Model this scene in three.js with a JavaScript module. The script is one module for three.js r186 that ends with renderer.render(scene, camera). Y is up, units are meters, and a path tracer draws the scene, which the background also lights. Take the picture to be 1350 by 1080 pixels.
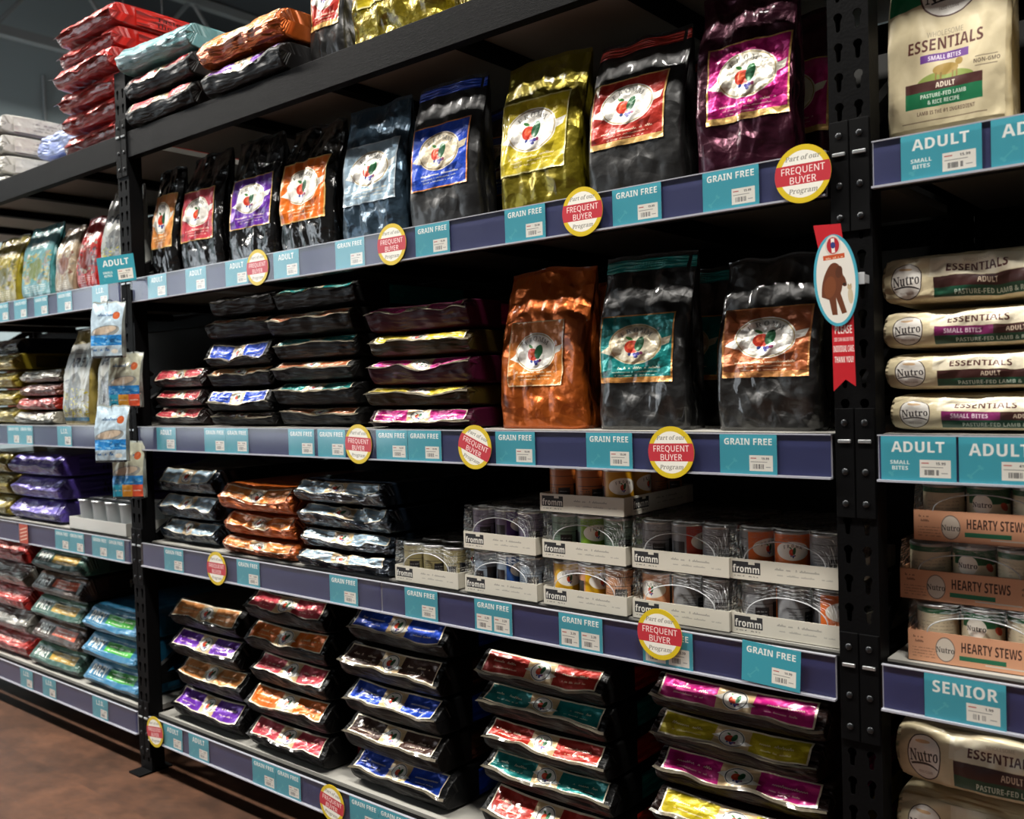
import * as THREE from 'three';
import { RoundedBoxGeometry } from 'three/addons/geometries/RoundedBoxGeometry.js';
import { mergeGeometries } from 'three/addons/utils/BufferGeometryUtils.js';
import { ImprovedNoise } from 'three/addons/math/ImprovedNoise.js';
import { RectAreaLightUniformsLib } from 'three/addons/lights/RectAreaLightUniformsLib.js';

// ------------------------------------------------------------------ camera, light, exposure
const scene = new THREE.Scene();
scene.background = new THREE.Color(1.2, 1.3, 1.38);        // evenly overcast daylight, entering only by the unseen shop window
const camera = new THREE.PerspectiveCamera(47.32, 1350 / 1080, 0.05, 60);
camera.position.set(2.9597, 1.2768, 1.6099);
{
  const yaw = 0.690985, pitch = 0.026089, roll = 0.02928;
  camera.lookAt(camera.position.clone().add(new THREE.Vector3(-Math.sin(yaw) * Math.cos(pitch), -Math.sin(pitch), -Math.cos(yaw) * Math.cos(pitch))));
  camera.rotateZ(-roll);
  camera.updateMatrixWorld(true);
  camera.focus = 2.05; camera.userData.fStop = 4.5;
}
const renderer = new THREE.WebGLRenderer({ antialias: true });
renderer.toneMapping = THREE.LinearToneMapping;
renderer.toneMappingExposure = 3.0;
renderer.shadowMap.enabled = true;
RectAreaLightUniformsLib.init();

const LAMP_COLOR = 0xfffaf2;
const LAMP_POWER = 70;
const lampSpots = [];                       // out-of-view fluorescent fixtures over the aisles, placed to light shelves and far walls
for (const x of [-9.5, -6.2, -2.9, 0.4, 3.6]) lampSpots.push([x, 6.15, 1.5]);
for (const x of [-9, -5, -1, 3]) lampSpots.push([x, 6.15, -5.2]);
for (const [x, y, z] of lampSpots) {
  const l = new THREE.RectAreaLight(LAMP_COLOR, LAMP_POWER, 1.25, 0.4);
  l.position.set(x, y - 0.075, z); l.lookAt(x, 0, z); l.castShadow = true; scene.add(l);
}

// ------------------------------------------------------------------ helpers
const noiseGen = new ImprovedNoise();
const N3 = (x, y, z) => noiseGen.noise(x, y, z);
const clamp = (x, a = 0, b = 1) => Math.min(b, Math.max(a, x));
const smooth = (a, b, x) => { const t = clamp((x - a) / (b - a)); return t * t * (3 - 2 * t); };
const mix = (a, b, t) => a + (b - a) * t;
let seedState = 7;
const rnd = () => { seedState = (seedState * 1664525 + 1013904223) >>> 0; return seedState / 4294967296; };
const rr = (a, b) => a + (b - a) * rnd();
const taken = {};
function numbered(n) { const k = taken[n] || 0; taken[n] = k + 1; return k ? n + '_' + String(k).padStart(3, '0') : n; }
function mesh(name, g, m, parent) {
  const o = new THREE.Mesh(g, m); o.name = name; o.castShadow = true; o.receiveShadow = true;
  if (parent) parent.add(o); return o;
}
function thing(name, label, category, pos = [0, 0, 0], turn = 0, group) {
  const o = new THREE.Group(); o.name = numbered(name); o.position.set(...pos); o.rotation.y = turn;
  o.userData = { label, category }; if (group) o.userData.group = group;
  scene.add(o); return o;
}
function single(name, g, m, label, category, pos = [0, 0, 0], group) {
  const o = mesh(numbered(name), g, m); o.position.set(...pos);
  o.userData = { label, category }; if (group) o.userData.group = group;
  scene.add(o); return o;
}
function structure(name, g, m, label, category, pos = [0, 0, 0]) {
  const o = mesh(name, g, m); o.position.set(...pos); o.userData = { label, category, kind: 'structure' }; scene.add(o); return o;
}
function box(w, h, d, x = 0, y = 0, z = 0) { const g = new THREE.BoxGeometry(w, h, d); g.translate(x, y, z); return g; }
function rbox(w, h, d, r, x = 0, y = 0, z = 0) { const g = new RoundedBoxGeometry(w, h, d, 2, r); g.translate(x, y, z); return g; }
function merge(list) {
  return mergeGeometries(list.map((g) => { const h = g.index ? g.toNonIndexed() : g; for (const k of Object.keys(h.attributes)) if (!['position', 'normal', 'uv'].includes(k)) h.deleteAttribute(k); return h; }));
}
// a grid of points from f(u, v) with u, v in 0..1; uv in 0..1 times (su, sv)
function grid(f, nu, nv, su = 1, sv = 1) {
  const pos = new Float32Array((nu + 1) * (nv + 1) * 3), uv = new Float32Array((nu + 1) * (nv + 1) * 2), idx = [];
  let k = 0;
  for (let j = 0; j <= nv; j++) for (let i = 0; i <= nu; i++, k++) {
    const p = f(i / nu, j / nv); pos[3 * k] = p[0]; pos[3 * k + 1] = p[1]; pos[3 * k + 2] = p[2];
    uv[2 * k] = i / nu * su; uv[2 * k + 1] = j / nv * sv;
    if (i < nu && j < nv) { const a = k, b = k + 1, c = k + nu + 1, d = c + 1; idx.push(a, b, d, a, d, c); }
  }
  const g = new THREE.BufferGeometry();
  g.setAttribute('position', new THREE.BufferAttribute(pos, 3)); g.setAttribute('uv', new THREE.BufferAttribute(uv, 2));
  g.setIndex(idx); g.computeVertexNormals(); return g;
}
// a piece of the surface f(a, b), lifted off it by off
function patch(f, a0, a1, b0, b1, na, nb, off, sign = 1) {
  const e = 1e-3;
  return grid((i, j) => {
    const a = mix(a0, a1, i), b = mix(b0, b1, j), p = f(a, b), pa = f(a + e, b), pb = f(a, b + e);
    const ax = pa[0] - p[0], ay = pa[1] - p[1], az = pa[2] - p[2], bx = pb[0] - p[0], by = pb[1] - p[1], bz = pb[2] - p[2];
    let nx = ay * bz - az * by, ny = az * bx - ax * bz, nz = ax * by - ay * bx; const l = Math.hypot(nx, ny, nz) || 1, k = sign * off / l;
    return [p[0] + nx * k, p[1] + ny * k, p[2] + nz * k];
  }, na, nb);
}

// ------------------------------------------------------------------ textures
function heightTexture(size, f, repeat) {
  const d = new Uint8Array(size * size * 4);
  for (let j = 0; j < size; j++) for (let i = 0; i < size; i++) { const v = clamp(f(i / size, j / size)) * 255, k = (j * size + i) * 4; d[k] = d[k + 1] = d[k + 2] = v; d[k + 3] = 255; }
  const t = new THREE.DataTexture(d, size, size); t.wrapS = t.wrapT = THREE.RepeatWrapping; t.magFilter = THREE.LinearFilter; t.minFilter = THREE.LinearMipmapLinearFilter; t.generateMipmaps = true;
  t.repeat.set(repeat, repeat); t.needsUpdate = true; return t;
}
function cells(n, seed) {                     // periodic cell points for crumpled film
  const s0 = seedState; seedState = seed; const px = [], py = [], pv = [];
  for (let k = 0; k < n * n; k++) { px.push(rnd()); py.push(rnd()); pv.push(rnd()); }
  seedState = s0;
  return (u, v) => {
    const x = u * n, y = v * n, ix = Math.floor(x), iy = Math.floor(y); let f1 = 9, f2 = 9, id = 0;
    for (let b = -1; b <= 1; b++) for (let a = -1; a <= 1; a++) {
      const cx = ((ix + a) % n + n) % n, cy = ((iy + b) % n + n) % n, k = cy * n + cx;
      const d = Math.hypot(ix + a + px[k] - x, iy + b + py[k] - y); if (d < f1) { f2 = f1; f1 = d; id = pv[k]; } else if (d < f2) f2 = d;
    }
    return [f1, f2, id];
  };
}
const c2 = cells(9, 23), c3 = cells(21, 41);
const folds = (() => {                         // long sharp folds in many directions, fading in and out over the sheet (periodic)
  const list = [], s0 = seedState; seedState = 97;
  for (const [kx, ky, a] of [[1, 2, 1], [2, -1, 1], [3, 1, 0.8], [-2, 3, 0.8], [1, -4, 0.7], [4, 3, 0.6], [5, -2, 0.55], [-3, 6, 0.45], [7, 2, 0.4], [6, -6, 0.35], [2, 9, 0.3], [10, 3, 0.25], [-8, 9, 0.22]]) list.push([kx, ky, a, rnd(), rnd() * 6.28, rnd() * 6.28, 1 + Math.floor(rnd() * 3), 1 + Math.floor(rnd() * 3)]);
  seedState = s0; const T = Math.PI * 2;
  return (u, v) => { let h = 0; for (const [kx, ky, a, p, m, n, mx, my] of list) { const t = kx * u + ky * v + p + 0.12 * Math.sin(T * u * mx + n) + 0.12 * Math.sin(T * v * my + m), f = t - Math.floor(t), mask = Math.max(0, Math.sin(T * (mx * u - my * v) + m) * 0.6 + Math.sin(T * (my * u + mx * v) + n) * 0.6 + 0.25); h += a / Math.hypot(kx, ky) * mask * Math.abs(f - 0.5) * 2; } return h; };
})();
const crumple = (u, v) => 0.62 * folds(u, v) + 0.07 * c2(u, v)[0] + 0.025 * c3(u, v)[0];
const crumpleMap = heightTexture(512, crumple, 4);         // for uv in metres: a tile is 25 cm
const crumpleLabel = heightTexture(512, crumple, 1);       // for uv in 0..1
const crumpleStrip = heightTexture(512, crumple, 1); crumpleStrip.repeat.set(1.8, 0.4);
const grain = cells(60, 5), grainB = cells(17, 9);
const grainMap = heightTexture(256, (u, v) => 0.5 * grain(u, v)[0] + 0.4 * grainB(u, v)[0], 3);

function canvas(w, h, draw) {
  const c = document.createElement('canvas'); c.width = w; c.height = h; const x = c.getContext('2d'); draw(x, w, h);
  const t = new THREE.CanvasTexture(c); t.colorSpace = THREE.SRGBColorSpace; t.anisotropy = 4; return t;
}
function txt(x, s, px, py, size, color, { font = 'sans-serif', bold = true, italic = false, align = 'center', squeeze = 1, rot = 0 } = {}) {
  x.save(); x.translate(px, py); x.rotate(rot); x.scale(squeeze, 1); x.fillStyle = color; x.textAlign = align; x.textBaseline = 'middle';
  x.font = (italic ? 'italic ' : '') + (bold ? 'bold ' : '') + size + 'px ' + font; x.fillText(s, 0, 0); x.restore();
}
function arcText(x, s, cx, cy, rx, ry, a0, a1, size, color) {
  for (let i = 0; i < s.length; i++) { const a = mix(a0, a1, (i + 0.5) / s.length); txt(x, s[i], cx + rx * Math.cos(a), cy + ry * Math.sin(a), size, color, { font: 'serif', rot: Math.atan2(ry * Math.cos(a), -rx * Math.sin(a)) * 0.8 }); }
}
function ell(x, cx, cy, rx, ry, c, rot = 0) { x.fillStyle = c; x.beginPath(); x.ellipse(cx, cy, rx, ry, rot, 0, 7); x.fill(); }
function rect(x, c, a, b, w, h) { x.fillStyle = c; x.fillRect(a, b, w, h); }
function script(x, px, py, w, size, color) {             // print too fine to read: a row of pen strokes
  x.strokeStyle = color; x.lineWidth = Math.max(1, size * 0.16); x.beginPath();
  for (let a = 0; a < w; a += size * 0.45) { if (rnd() < 0.14) { a += size * 0.3; continue; } const h = size * (rnd() < 0.3 ? 0.8 : 0.45); x.moveTo(px + a, py); x.quadraticCurveTo(px + a + size * 0.2, py - h * 1.6, px + a + size * 0.35, py); }
  x.stroke();
}
function fruit(x, cx, cy, r) {                            // apple, leaf and berries of the medallion
  ell(x, cx - r * 0.25, cy, r * 0.62, r * 0.6, '#c8371f'); ell(x, cx - r * 0.35, cy - 0.1 * r, r * 0.3, r * 0.28, '#d65a32');
  ell(x, cx + r * 0.38, cy - r * 0.25, r * 0.36, r * 0.7, '#1f5a35', 0.25); ell(x, cx - r * 0.5, cy - r * 0.8, r * 0.32, r * 0.13, '#3d7a3a', 0.5);
  for (const [a, b, c] of [[0, 0.72, '#3b3f8f'], [0.28, 0.66, '#4a3f90'], [0.52, 0.6, '#7c2d55'], [-0.4, 0.68, '#43508f'], [0.12, 0.92, '#2e3377']]) ell(x, cx + a * r, cy + b * r, r * 0.15, r * 0.15, c);
}
const CREAM = '#efe3c8';
const frontLabel = (bg, o = {}) => canvas(256, 256, (x, W, H) => {
  rect(x, o.edge || '#d9b06a', 0, 0, W, H); rect(x, bg, 5, 5, W - 10, H - (o.foot ? 26 : 10));
  const cy = o.cy || 112, oval = o.oval || '#f6f3ea';
  x.fillStyle = oval; x.beginPath(); x.moveTo(6, cy + 26); x.lineTo(48, cy - 6); x.lineTo(40, cy + 14); x.lineTo(214, cy - 16); x.lineTo(250, cy - 26); x.lineTo(242, cy + 2); x.lineTo(210, cy + 14); x.lineTo(46, cy + 40); x.closePath(); x.fill();
  ell(x, 128, cy, 92, 76, oval); x.strokeStyle = o.ring || '#b9a26a'; x.lineWidth = 3; x.beginPath(); x.ellipse(128, cy, 86, 70, 0, 0, 7); x.stroke();
  arcText(x, 'FROMM', 128, cy + 6, 66, 58, -2.5, -0.64, 24, o.letters || '#8b8a83'); fruit(x, 128, cy + 10, 40);
  for (let k = 0; k < 3; k++) script(x, 40 + 10 * k, 205 + 13 * k, 175 - 20 * k, k ? 8 : 13, o.ink || '#f7ead0');
});
const endStrip = (bg, o = {}) => canvas(512, 96, (x, W, H) => {
  rect(x, o.edge || CREAM, 0, 0, W, H); rect(x, o.mid || '#d8b98a', 190, 6, 132, 84); rect(x, bg, 6, 6, 190, 84); rect(x, bg, 318, 6, 188, 84);
  x.fillStyle = '#f1ece0'; x.beginPath(); x.moveTo(186, 50); x.lineTo(226, 26); x.lineTo(330, 60); x.lineTo(290, 76); x.closePath(); x.fill();
  ell(x, 256, 48, 44, 40, '#f4f1e8'); x.strokeStyle = '#3a3a36'; x.lineWidth = 3; x.beginPath(); x.ellipse(256, 48, 40, 36, 0, 0, 7); x.stroke(); fruit(x, 256, 50, 24);
  for (const a of [40, 350]) { script(x, a, 48, 120, 17, o.ink || '#f3e3c6'); script(x, a + 8, 72, 105, 10, o.ink || '#f3e3c6'); }
});
const bone = (x, cx, cy, s, c) => { x.strokeStyle = c; x.lineWidth = s * 0.3; x.beginPath(); x.moveTo(cx - s, cy + s); x.lineTo(cx + s, cy - s); x.stroke(); for (const [a, b] of [[-1.25, 0.8], [-0.8, 1.25], [1.25, -0.8], [0.8, -1.25]]) ell(x, cx + a * s, cy + b * s, s * 0.34, s * 0.34, c); };
function priceSticker(x, px, py, w, h, price) {
  rect(x, '#e9e6dc', px, py, w, h); rect(x, '#b4534a', px + w * 0.06, py + h * 0.16, w * 0.24, h * 0.06); txt(x, price, px + w * 0.68, py + h * 0.2, h * 0.2, '#333', {});
  rect(x, '#8a8a86', px + w * 0.06, py + h * 0.4, w * 0.7, h * 0.04);
  for (let k = 0; k < 22; k++) if (rnd() < 0.7) rect(x, '#3c3c3c', px + w * 0.16 + k * w * 0.021, py + h * 0.56, w * 0.013, h * 0.3);
  rect(x, '#9a9a96', px + w * 0.7, py + h * 0.72, w * 0.2, h * 0.05);
}
const TEAL = '#3a9cae';
const tag = (big, price, o = {}) => canvas(256, 176, (x, W, H) => {
  rect(x, TEAL, 0, 0, W, H); txt(x, big, o.left ? 110 : W / 2, o.ty || 34, o.size || 39, '#f2f4ef', { squeeze: o.squeeze || 0.98 });
  bone(x, 52, 132, 17, '#4aa7b4');
  if (o.sub) { txt(x, o.sub[0], 66, 104, 22, '#e9f1ee'); txt(x, o.sub[1], 66, 126, 22, '#e9f1ee'); }
  if (o.two) { priceSticker(x, 14, 84, 104, 80, price); priceSticker(x, 134, 84, 104, 80, price); } else priceSticker(x, o.px || 134, 92, 104, 68, price);
});
const tagTex = {
  grain: tag('GRAIN FREE', '19.99'), grainTwo: tag('GRAIN FREE', '3.39', { two: true }), adult: tag('ADULT', '14.99', { size: 52, ty: 40, squeeze: 0.95 }),
  adultSmall: tag('ADULT', '15.99', { size: 58, ty: 44, sub: ['SMALL', 'BITES'], squeeze: 1 }), senior: tag('SENIOR', '1.99', { size: 62, ty: 50, squeeze: 0.92 }),
  limited: tag('L.I.D.', '12.99', { size: 58, ty: 46, squeeze: 0.9 }), adultBig: tag('ADULT', '41.99', { size: 62, ty: 50 }),
};
const frequentTex = canvas(256, 256, (x, W) => {
  rect(x, '#d9bd1d', 0, 0, W, W); ell(x, 128, 128, 104, 104, '#f3f1e6'); rect(x, '#c0303c', 0, 84, W, 88);
  txt(x, 'Part of our', 128, 56, 29, '#8d8a80', { font: 'serif', italic: true }); txt(x, 'FREQUENT', 128, 109, 42, '#fbeee9', { bold: false }); txt(x, 'BUYER', 128, 152, 42, '#fbeee9', { bold: false });
  txt(x, 'Program', 128, 200, 30, '#8d8a80', { font: 'serif', italic: true });
});
function oatLogo(x, cx, cy, r, ring = '#2c1a16', wide = 1) {
  ell(x, cx, cy, r * wide * 1.06, r * 1.02, ring); ell(x, cx, cy, r * wide, r * 0.96, '#f2eee6'); txt(x, 'Nutro', cx, cy, r * (wide > 1 ? 0.78 : 0.62), '#2b2422', { font: 'serif', rot: -0.06 });
  x.strokeStyle = '#2b2422'; x.lineWidth = r * 0.07; x.beginPath(); x.moveTo(cx - r * 0.85, cy + r * 0.36); x.quadraticCurveTo(cx + r * 0.2, cy + r * 0.16, cx + r * 0.86, cy + r * 0.42); x.stroke();
  ell(x, cx - r * 0.1, cy - r * 0.58, r * 0.45, r * 0.09, '#d9b58a'); txt(x, 'FEED CLEAN', cx, cy + r * 0.62, r * 0.17, '#8a7b6f', { bold: false });
}
const OAT = '#d9cba6';
const oatFront = canvas(512, 640, (x, W, H) => {
  rect(x, OAT, 0, 0, W, H); x.fillStyle = '#0f7a4a'; x.beginPath(); x.moveTo(0, 0); x.lineTo(W, 0); x.lineTo(W, 60); x.quadraticCurveTo(W * 0.5, 170, 0, 196); x.closePath(); x.fill();
  oatLogo(x, 268, 150, 92, '#4a2620', 1.3); txt(x, 'WHOLESOME', 256, 302, 27, '#9d9079', { bold: false }); txt(x, 'ESSENTIALS', 256, 342, 62, '#5a2a24', { squeeze: 0.98 });
  x.fillStyle = '#6b3a8e'; x.fillRect(150, 378, 212, 30); txt(x, 'SMALL BITES', 256, 394, 24, '#efe6f2');
  ell(x, 262, 488, 130, 40, '#8ea04e'); ell(x, 262, 442, 56, 22, '#a98b43'); ell(x, 320, 422, 17, 14, '#a98b43'); for (const a of [216, 236, 290, 308]) rect(x, '#8f7436', a, 452, 8, 34);
  txt(x, 'NON-GMO', 440, 440, 22, '#5b4a3c'); rect(x, '#7a6a58', 392, 422, 92, 3); rect(x, '#7a6a58', 392, 456, 92, 3);
  rect(x, '#4c241f', 80, 478, 344, 36); txt(x, 'ADULT', 262, 497, 27, '#eadfca'); rect(x, '#0d7347', 80, 514, 344, 58); txt(x, 'PASTURE-FED LAMB', 252, 532, 22, '#e4efe0'); txt(x, '& RICE RECIPE', 252, 555, 21, '#e4efe0');
  txt(x, 'LAMB IS THE #1 INGREDIENT', 262, 592, 19, '#6b5344'); rect(x, '#8d7a62', 60, 618, 380, 4);
});
const oatSide = (small) => canvas(1024, 224, (x, W, H) => {
  rect(x, OAT, 0, 0, W, H); rect(x, '#e6ddc3', 250, 0, W - 250, 104); oatLogo(x, 126, 118, 82);
  txt(x, 'WHOLESOME', 505, 24, 24, '#b5a88c', { bold: false }); txt(x, 'ESSENTIALS', 505, 68, 58, '#4d211d', { squeeze: 1.02 });
  rect(x, '#3c1c18', 275, 106, W - 275, 46); if (small) { rect(x, '#7b1f5b', 275, 106, 310, 46); txt(x, 'SMALL BITES', 425, 130, 33, '#e6d2dd'); txt(x, 'ADULT', 700, 130, 33, '#d9c7ae'); } else txt(x, 'ADULT', 560, 130, 33, '#d9c7ae');
  rect(x, '#124a33', 275, 152, W - 275, 46); txt(x, 'PASTURE-FED LAMB & RICE RECIPE', 650, 176, 32, '#cfdccb');
});
const oatSideA = oatSide(false), oatSideB = oatSide(true);
const stewTray = canvas(1024, 176, (x, W, H) => {
  rect(x, '#d69c78', 0, 0, W, H); script(x, 36, 40, 70, 20, '#6b4433'); script(x, 36, 66, 70, 20, '#6b4433'); for (let k = 0; k < 4; k++) script(x, 30, 100 + 17 * k, 170, 9, '#7d5340');
  ell(x, 274, 92, 72, 72, '#7c6a5e'); ell(x, 274, 92, 66, 66, '#cfc3b4'); txt(x, 'Nutro', 274, 96, 46, '#3b3431', { font: 'serif' });
  txt(x, 'HEARTY STEWS', 600, 68, 78, '#3d2018', { squeeze: 0.78 }); rect(x, '#1f6b4a', 376, 116, 330, 26); rect(x, '#cfc3b4', 560, 148, 330, 8); script(x, 890, 60, 90, 22, '#6b4433'); script(x, 890, 92, 90, 22, '#6b4433');
});
const stewCan = canvas(512, 192, (x, W, H) => {
  rect(x, '#d8ccae', 0, 0, W, H); rect(x, '#175a37', 0, 0, W, 26); for (let k = 0; k < 9; k++) script(x, 20, 60 + 13 * k, 130, 7, '#a3967d');
  rect(x, '#175a37', 190, 20, 190, 40); ell(x, 250, 62, 40, 36, '#efe9dc'); txt(x, 'Nutro', 250, 64, 26, '#2b2422', { font: 'serif' });
  txt(x, 'HEARTY', 282, 122, 38, '#4d211d', { squeeze: 0.8 }); for (const [a, b, c] of [[340, 70, '#b63a22'], [322, 150, '#c2542a'], [352, 124, '#a8301f'], [300, 160, '#4a7a35'], [226, 160, '#8f3b24'], [340, 165, '#5d8a3b']]) ell(x, a, b, 20, 13, c, 0.6);
  for (let k = 0; k < 8; k++) script(x, 400, 60 + 14 * k, 90, 7, '#a3967d');
});
const canTex = (panel, base = '#8c8d8d', ink = '#26262a') => canvas(512, 160, (x, W, H) => {
  rect(x, base, 0, 0, W, H); for (const a of [30, 64, 122]) rect(x, ink, 0, a, 240, 2);
  for (let k = 0; k < 3; k++) for (let j = 0; j < 9; j++) script(x, 12 + 78 * k, 78 + 9 * j, 62, 6, ink);
  rect(x, '#1d1c20', 84, 76, 64, 70); for (let j = 0; j < 5; j++) script(x, 90, 92 + 12 * j, 50, 7, '#b9b9b9'); rect(x, '#1d1c20', 170, 60, 70, 100);
  rect(x, panel, 250, 0, 200, H); ell(x, 350, 60, 78, 32, '#f2efe6'); arcText(x, 'FROMM', 350, 62, 54, 20, -2.5, -0.64, 15, '#5b5a58'); fruit(x, 350, 64, 18);
  for (let k = 0; k < 3; k++) script(x, 290, 118 + 14 * k, 120, 9, '#f3ead4'); rect(x, ink, 450, 0, 10, H);
});
const whiteTray = canvas(1024, 176, (x, W, H) => {
  rect(x, '#cbc6b8', 0, 0, W, H); rect(x, '#1f1f22', 24, 20, 270, 104); rect(x, '#cbc6b8', 180, 20, 60, 22); txt(x, 'fromm', 158, 84, 84, '#dedbd2', { squeeze: 0.94 }); script(x, 40, 150, 230, 18, '#4a4a48');
  script(x, 430, 66, 420, 30, '#8b8982'); script(x, 450, 112, 330, 24, '#96948c'); script(x, 850, 112, 90, 18, '#96948c');
});
const preyFront = (lower) => canvas(256, 512, (x, W, H) => {
  rect(x, '#a9aba6', 0, 0, W, H); txt(x, 'PREY', 128, 128, 88, '#2b3440', { squeeze: 0.95, italic: true }); script(x, 80, 70, 100, 12, '#50565c');
  x.fillStyle = '#6b6d6c'; x.beginPath(); x.moveTo(20, 420); x.quadraticCurveTo(30, 220, 120, 190); x.quadraticCurveTo(210, 240, 180, 330); x.lineTo(150, 470); x.lineTo(40, 480); x.closePath(); x.fill();
  for (let k = 0; k < 60; k++) ell(x, rr(30, 170), rr(230, 430), rr(3, 9), rr(8, 20), ['#555a5e', '#7d7f7d', '#8e908c'][k % 3], rr(0, 3));
  for (let k = 0; k < 260; k++) ell(x, rr(0, W), rr(k % 2 ? 430 : 300, H), rr(3, 9), rr(2, 6), lower[k % 3]);
  rect(x, '#22607a', 0, 488, W, 24);
});
const preyStrip = (bg, band, top) => canvas(512, 128, (x, W, H) => {
  rect(x, bg, 0, 0, W, H); rect(x, top, 0, 0, W, 24); txt(x, 'PREY', 104, 70, 92, '#e8e8e0', { squeeze: 0.68 }); rect(x, band, 200, 34, 270, 62); for (let k = 0; k < 2; k++) script(x, 230, 62 + 24 * k, 210, 15, '#f2f2df');
  script(x, 240, 22, 200, 10, '#d8dcd6'); script(x, 30, 116, 150, 8, '#c8ccc6');
});
const preySide = (bg) => canvas(512, 128, (x, W, H) => { rect(x, bg, 0, 0, W, H); txt(x, 'PREY', 200, 66, 84, '#b3b5b0', { squeeze: 0.85 }); script(x, 330, 90, 150, 12, '#8d908c'); });
const wildSide = (bg, ink = '#1b1012') => canvas(512, 128, (x, W, H) => { rect(x, bg, 0, 0, W, H); txt(x, 'Taste of', 210, 40, 50, ink, { font: 'serif' }); txt(x, 'the Wild', 220, 92, 50, ink, { font: 'serif' }); script(x, 360, 70, 120, 12, ink); });
const wildEnd = (bg, ink) => canvas(512, 96, (x, W, H) => { rect(x, bg, 0, 0, W, H); txt(x, 'Taste of the Wild', 250, 48, 46, ink, { font: 'serif', squeeze: 0.95 }); script(x, 90, 86, 330, 10, ink); });
const wildFront = (a, b, c) => canvas(256, 512, (x, W, H) => {
  rect(x, a, 0, 0, W, H); txt(x, 'Taste', 122, 92, 58, '#efe9dc', { font: 'serif', italic: true }); script(x, 60, 132, 130, 14, '#efe9dc');
  for (let k = 0; k < 150; k++) ell(x, rr(10, W - 10), rr(170, 420), rr(8, 26), rr(5, 16), [b, c, '#8a8478', a][k % 4], rr(0, 3));
  ell(x, 130, 300, 60, 80, b, 0.3); for (let k = 0; k < 4; k++) script(x, 40, 440 + 16 * k, 170, 10, '#e6dcc6');
});
const greyBagEnd = canvas(512, 96, (x, W, H) => { rect(x, '#b3b2ac', 0, 0, W, H); for (let k = 0; k < 3; k++) script(x, 120, 30 + 22 * k, 270, 15, '#6d6c68'); });
const treatTex = (k) => canvas(256, 384, (x, W, H) => {
  rect(x, k ? '#b6b7a2' : '#b9cfdd', 0, 0, W, H); ell(x, 206, 96, 28, 28, '#b5562b'); script(x, 36, 100, 140, 34, '#3f5f86'); ell(x, 120, 210, 120, 42, '#8d8f8c', -0.15); ell(x, 120, 200, 96, 26, '#c9b6a0', -0.15);
  rect(x, '#2a86cf', 0, 236, W, 74); for (let j = 0; j < 40; j++) ell(x, rr(0, W), rr(240, 305), rr(8, 26), rr(3, 8), ['#4ea3e0', '#1d6cb2', '#7fbbe6'][j % 3]);
  if (k) { rect(x, '#2fa3c4', 0, 300, 84, 84); rect(x, '#e8a13a', 84, 300, 86, 84); rect(x, '#e05a3c', 170, 300, 86, 84); for (const a of [12, 96, 182]) script(x, a, 345, 62, 13, '#f6efe0'); }
  else { script(x, 24, 350, 150, 36, '#2866a8'); ell(x, 200, 352, 30, 16, '#d8d3c6'); }
});
const ribbonTex = canvas(256, 960, (x, W, H) => {
  rect(x, '#c41f2a', 0, 0, W, H); txt(x, 'PLEASE', 134, 606, 66, '#f8efe8', { squeeze: 0.7 }); txt(x, 'SEE CAN RACKS FOR', 136, 662, 30, '#f3dcd6', { squeeze: 0.6 });
  txt(x, 'INDIVIDUAL CANS.', 136, 716, 52, '#f8efe8', { squeeze: 0.4 }); txt(x, 'THANK YOU!', 136, 778, 48, '#f8efe8', { squeeze: 0.6 });
});
const ovalTex = canvas(256, 512, (x, W, H) => {
  rect(x, '#49a9bf', 0, 0, W, H); ell(x, 128, 256, 112, 238, '#e9e6dd');
  // brown dog leaning down towards a small pale animal
  x.fillStyle = '#6b3a22'; x.beginPath(); x.moveTo(40, 340); x.quadraticCurveTo(42, 250, 84, 190); x.quadraticCurveTo(108, 150, 136, 160); x.quadraticCurveTo(166, 176, 172, 232); x.quadraticCurveTo(188, 252, 190, 290); x.quadraticCurveTo(178, 304, 164, 288); x.quadraticCurveTo(158, 320, 150, 330); x.lineTo(178, 440); x.lineTo(150, 446); x.lineTo(122, 350); x.lineTo(124, 448); x.lineTo(94, 446); x.lineTo(82, 360); x.closePath(); x.fill();
  ell(x, 150, 212, 20, 34, '#57301d', 0.2); ell(x, 92, 290, 34, 60, '#7d4628', 0.2); ell(x, 176, 284, 10, 8, '#2f1b12'); ell(x, 206, 352, 15, 44, '#cfbfa0'); ell(x, 204, 304, 13, 13, '#c4ae88'); ell(x, 198, 292, 4, 7, '#b39a72'); ell(x, 212, 292, 4, 7, '#b39a72');
  ell(x, 128, 62, 46, 58, '#d8d2c8'); ell(x, 128, 62, 36, 46, '#b62430'); rect(x, '#f1ede4', 118, 22, 20, 80); ell(x, 128, 60, 14, 18, '#31407e'); rect(x, '#c9542a', 66, 112, 124, 26); script(x, 80, 134, 96, 14, '#f1e3c8');
});

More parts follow.
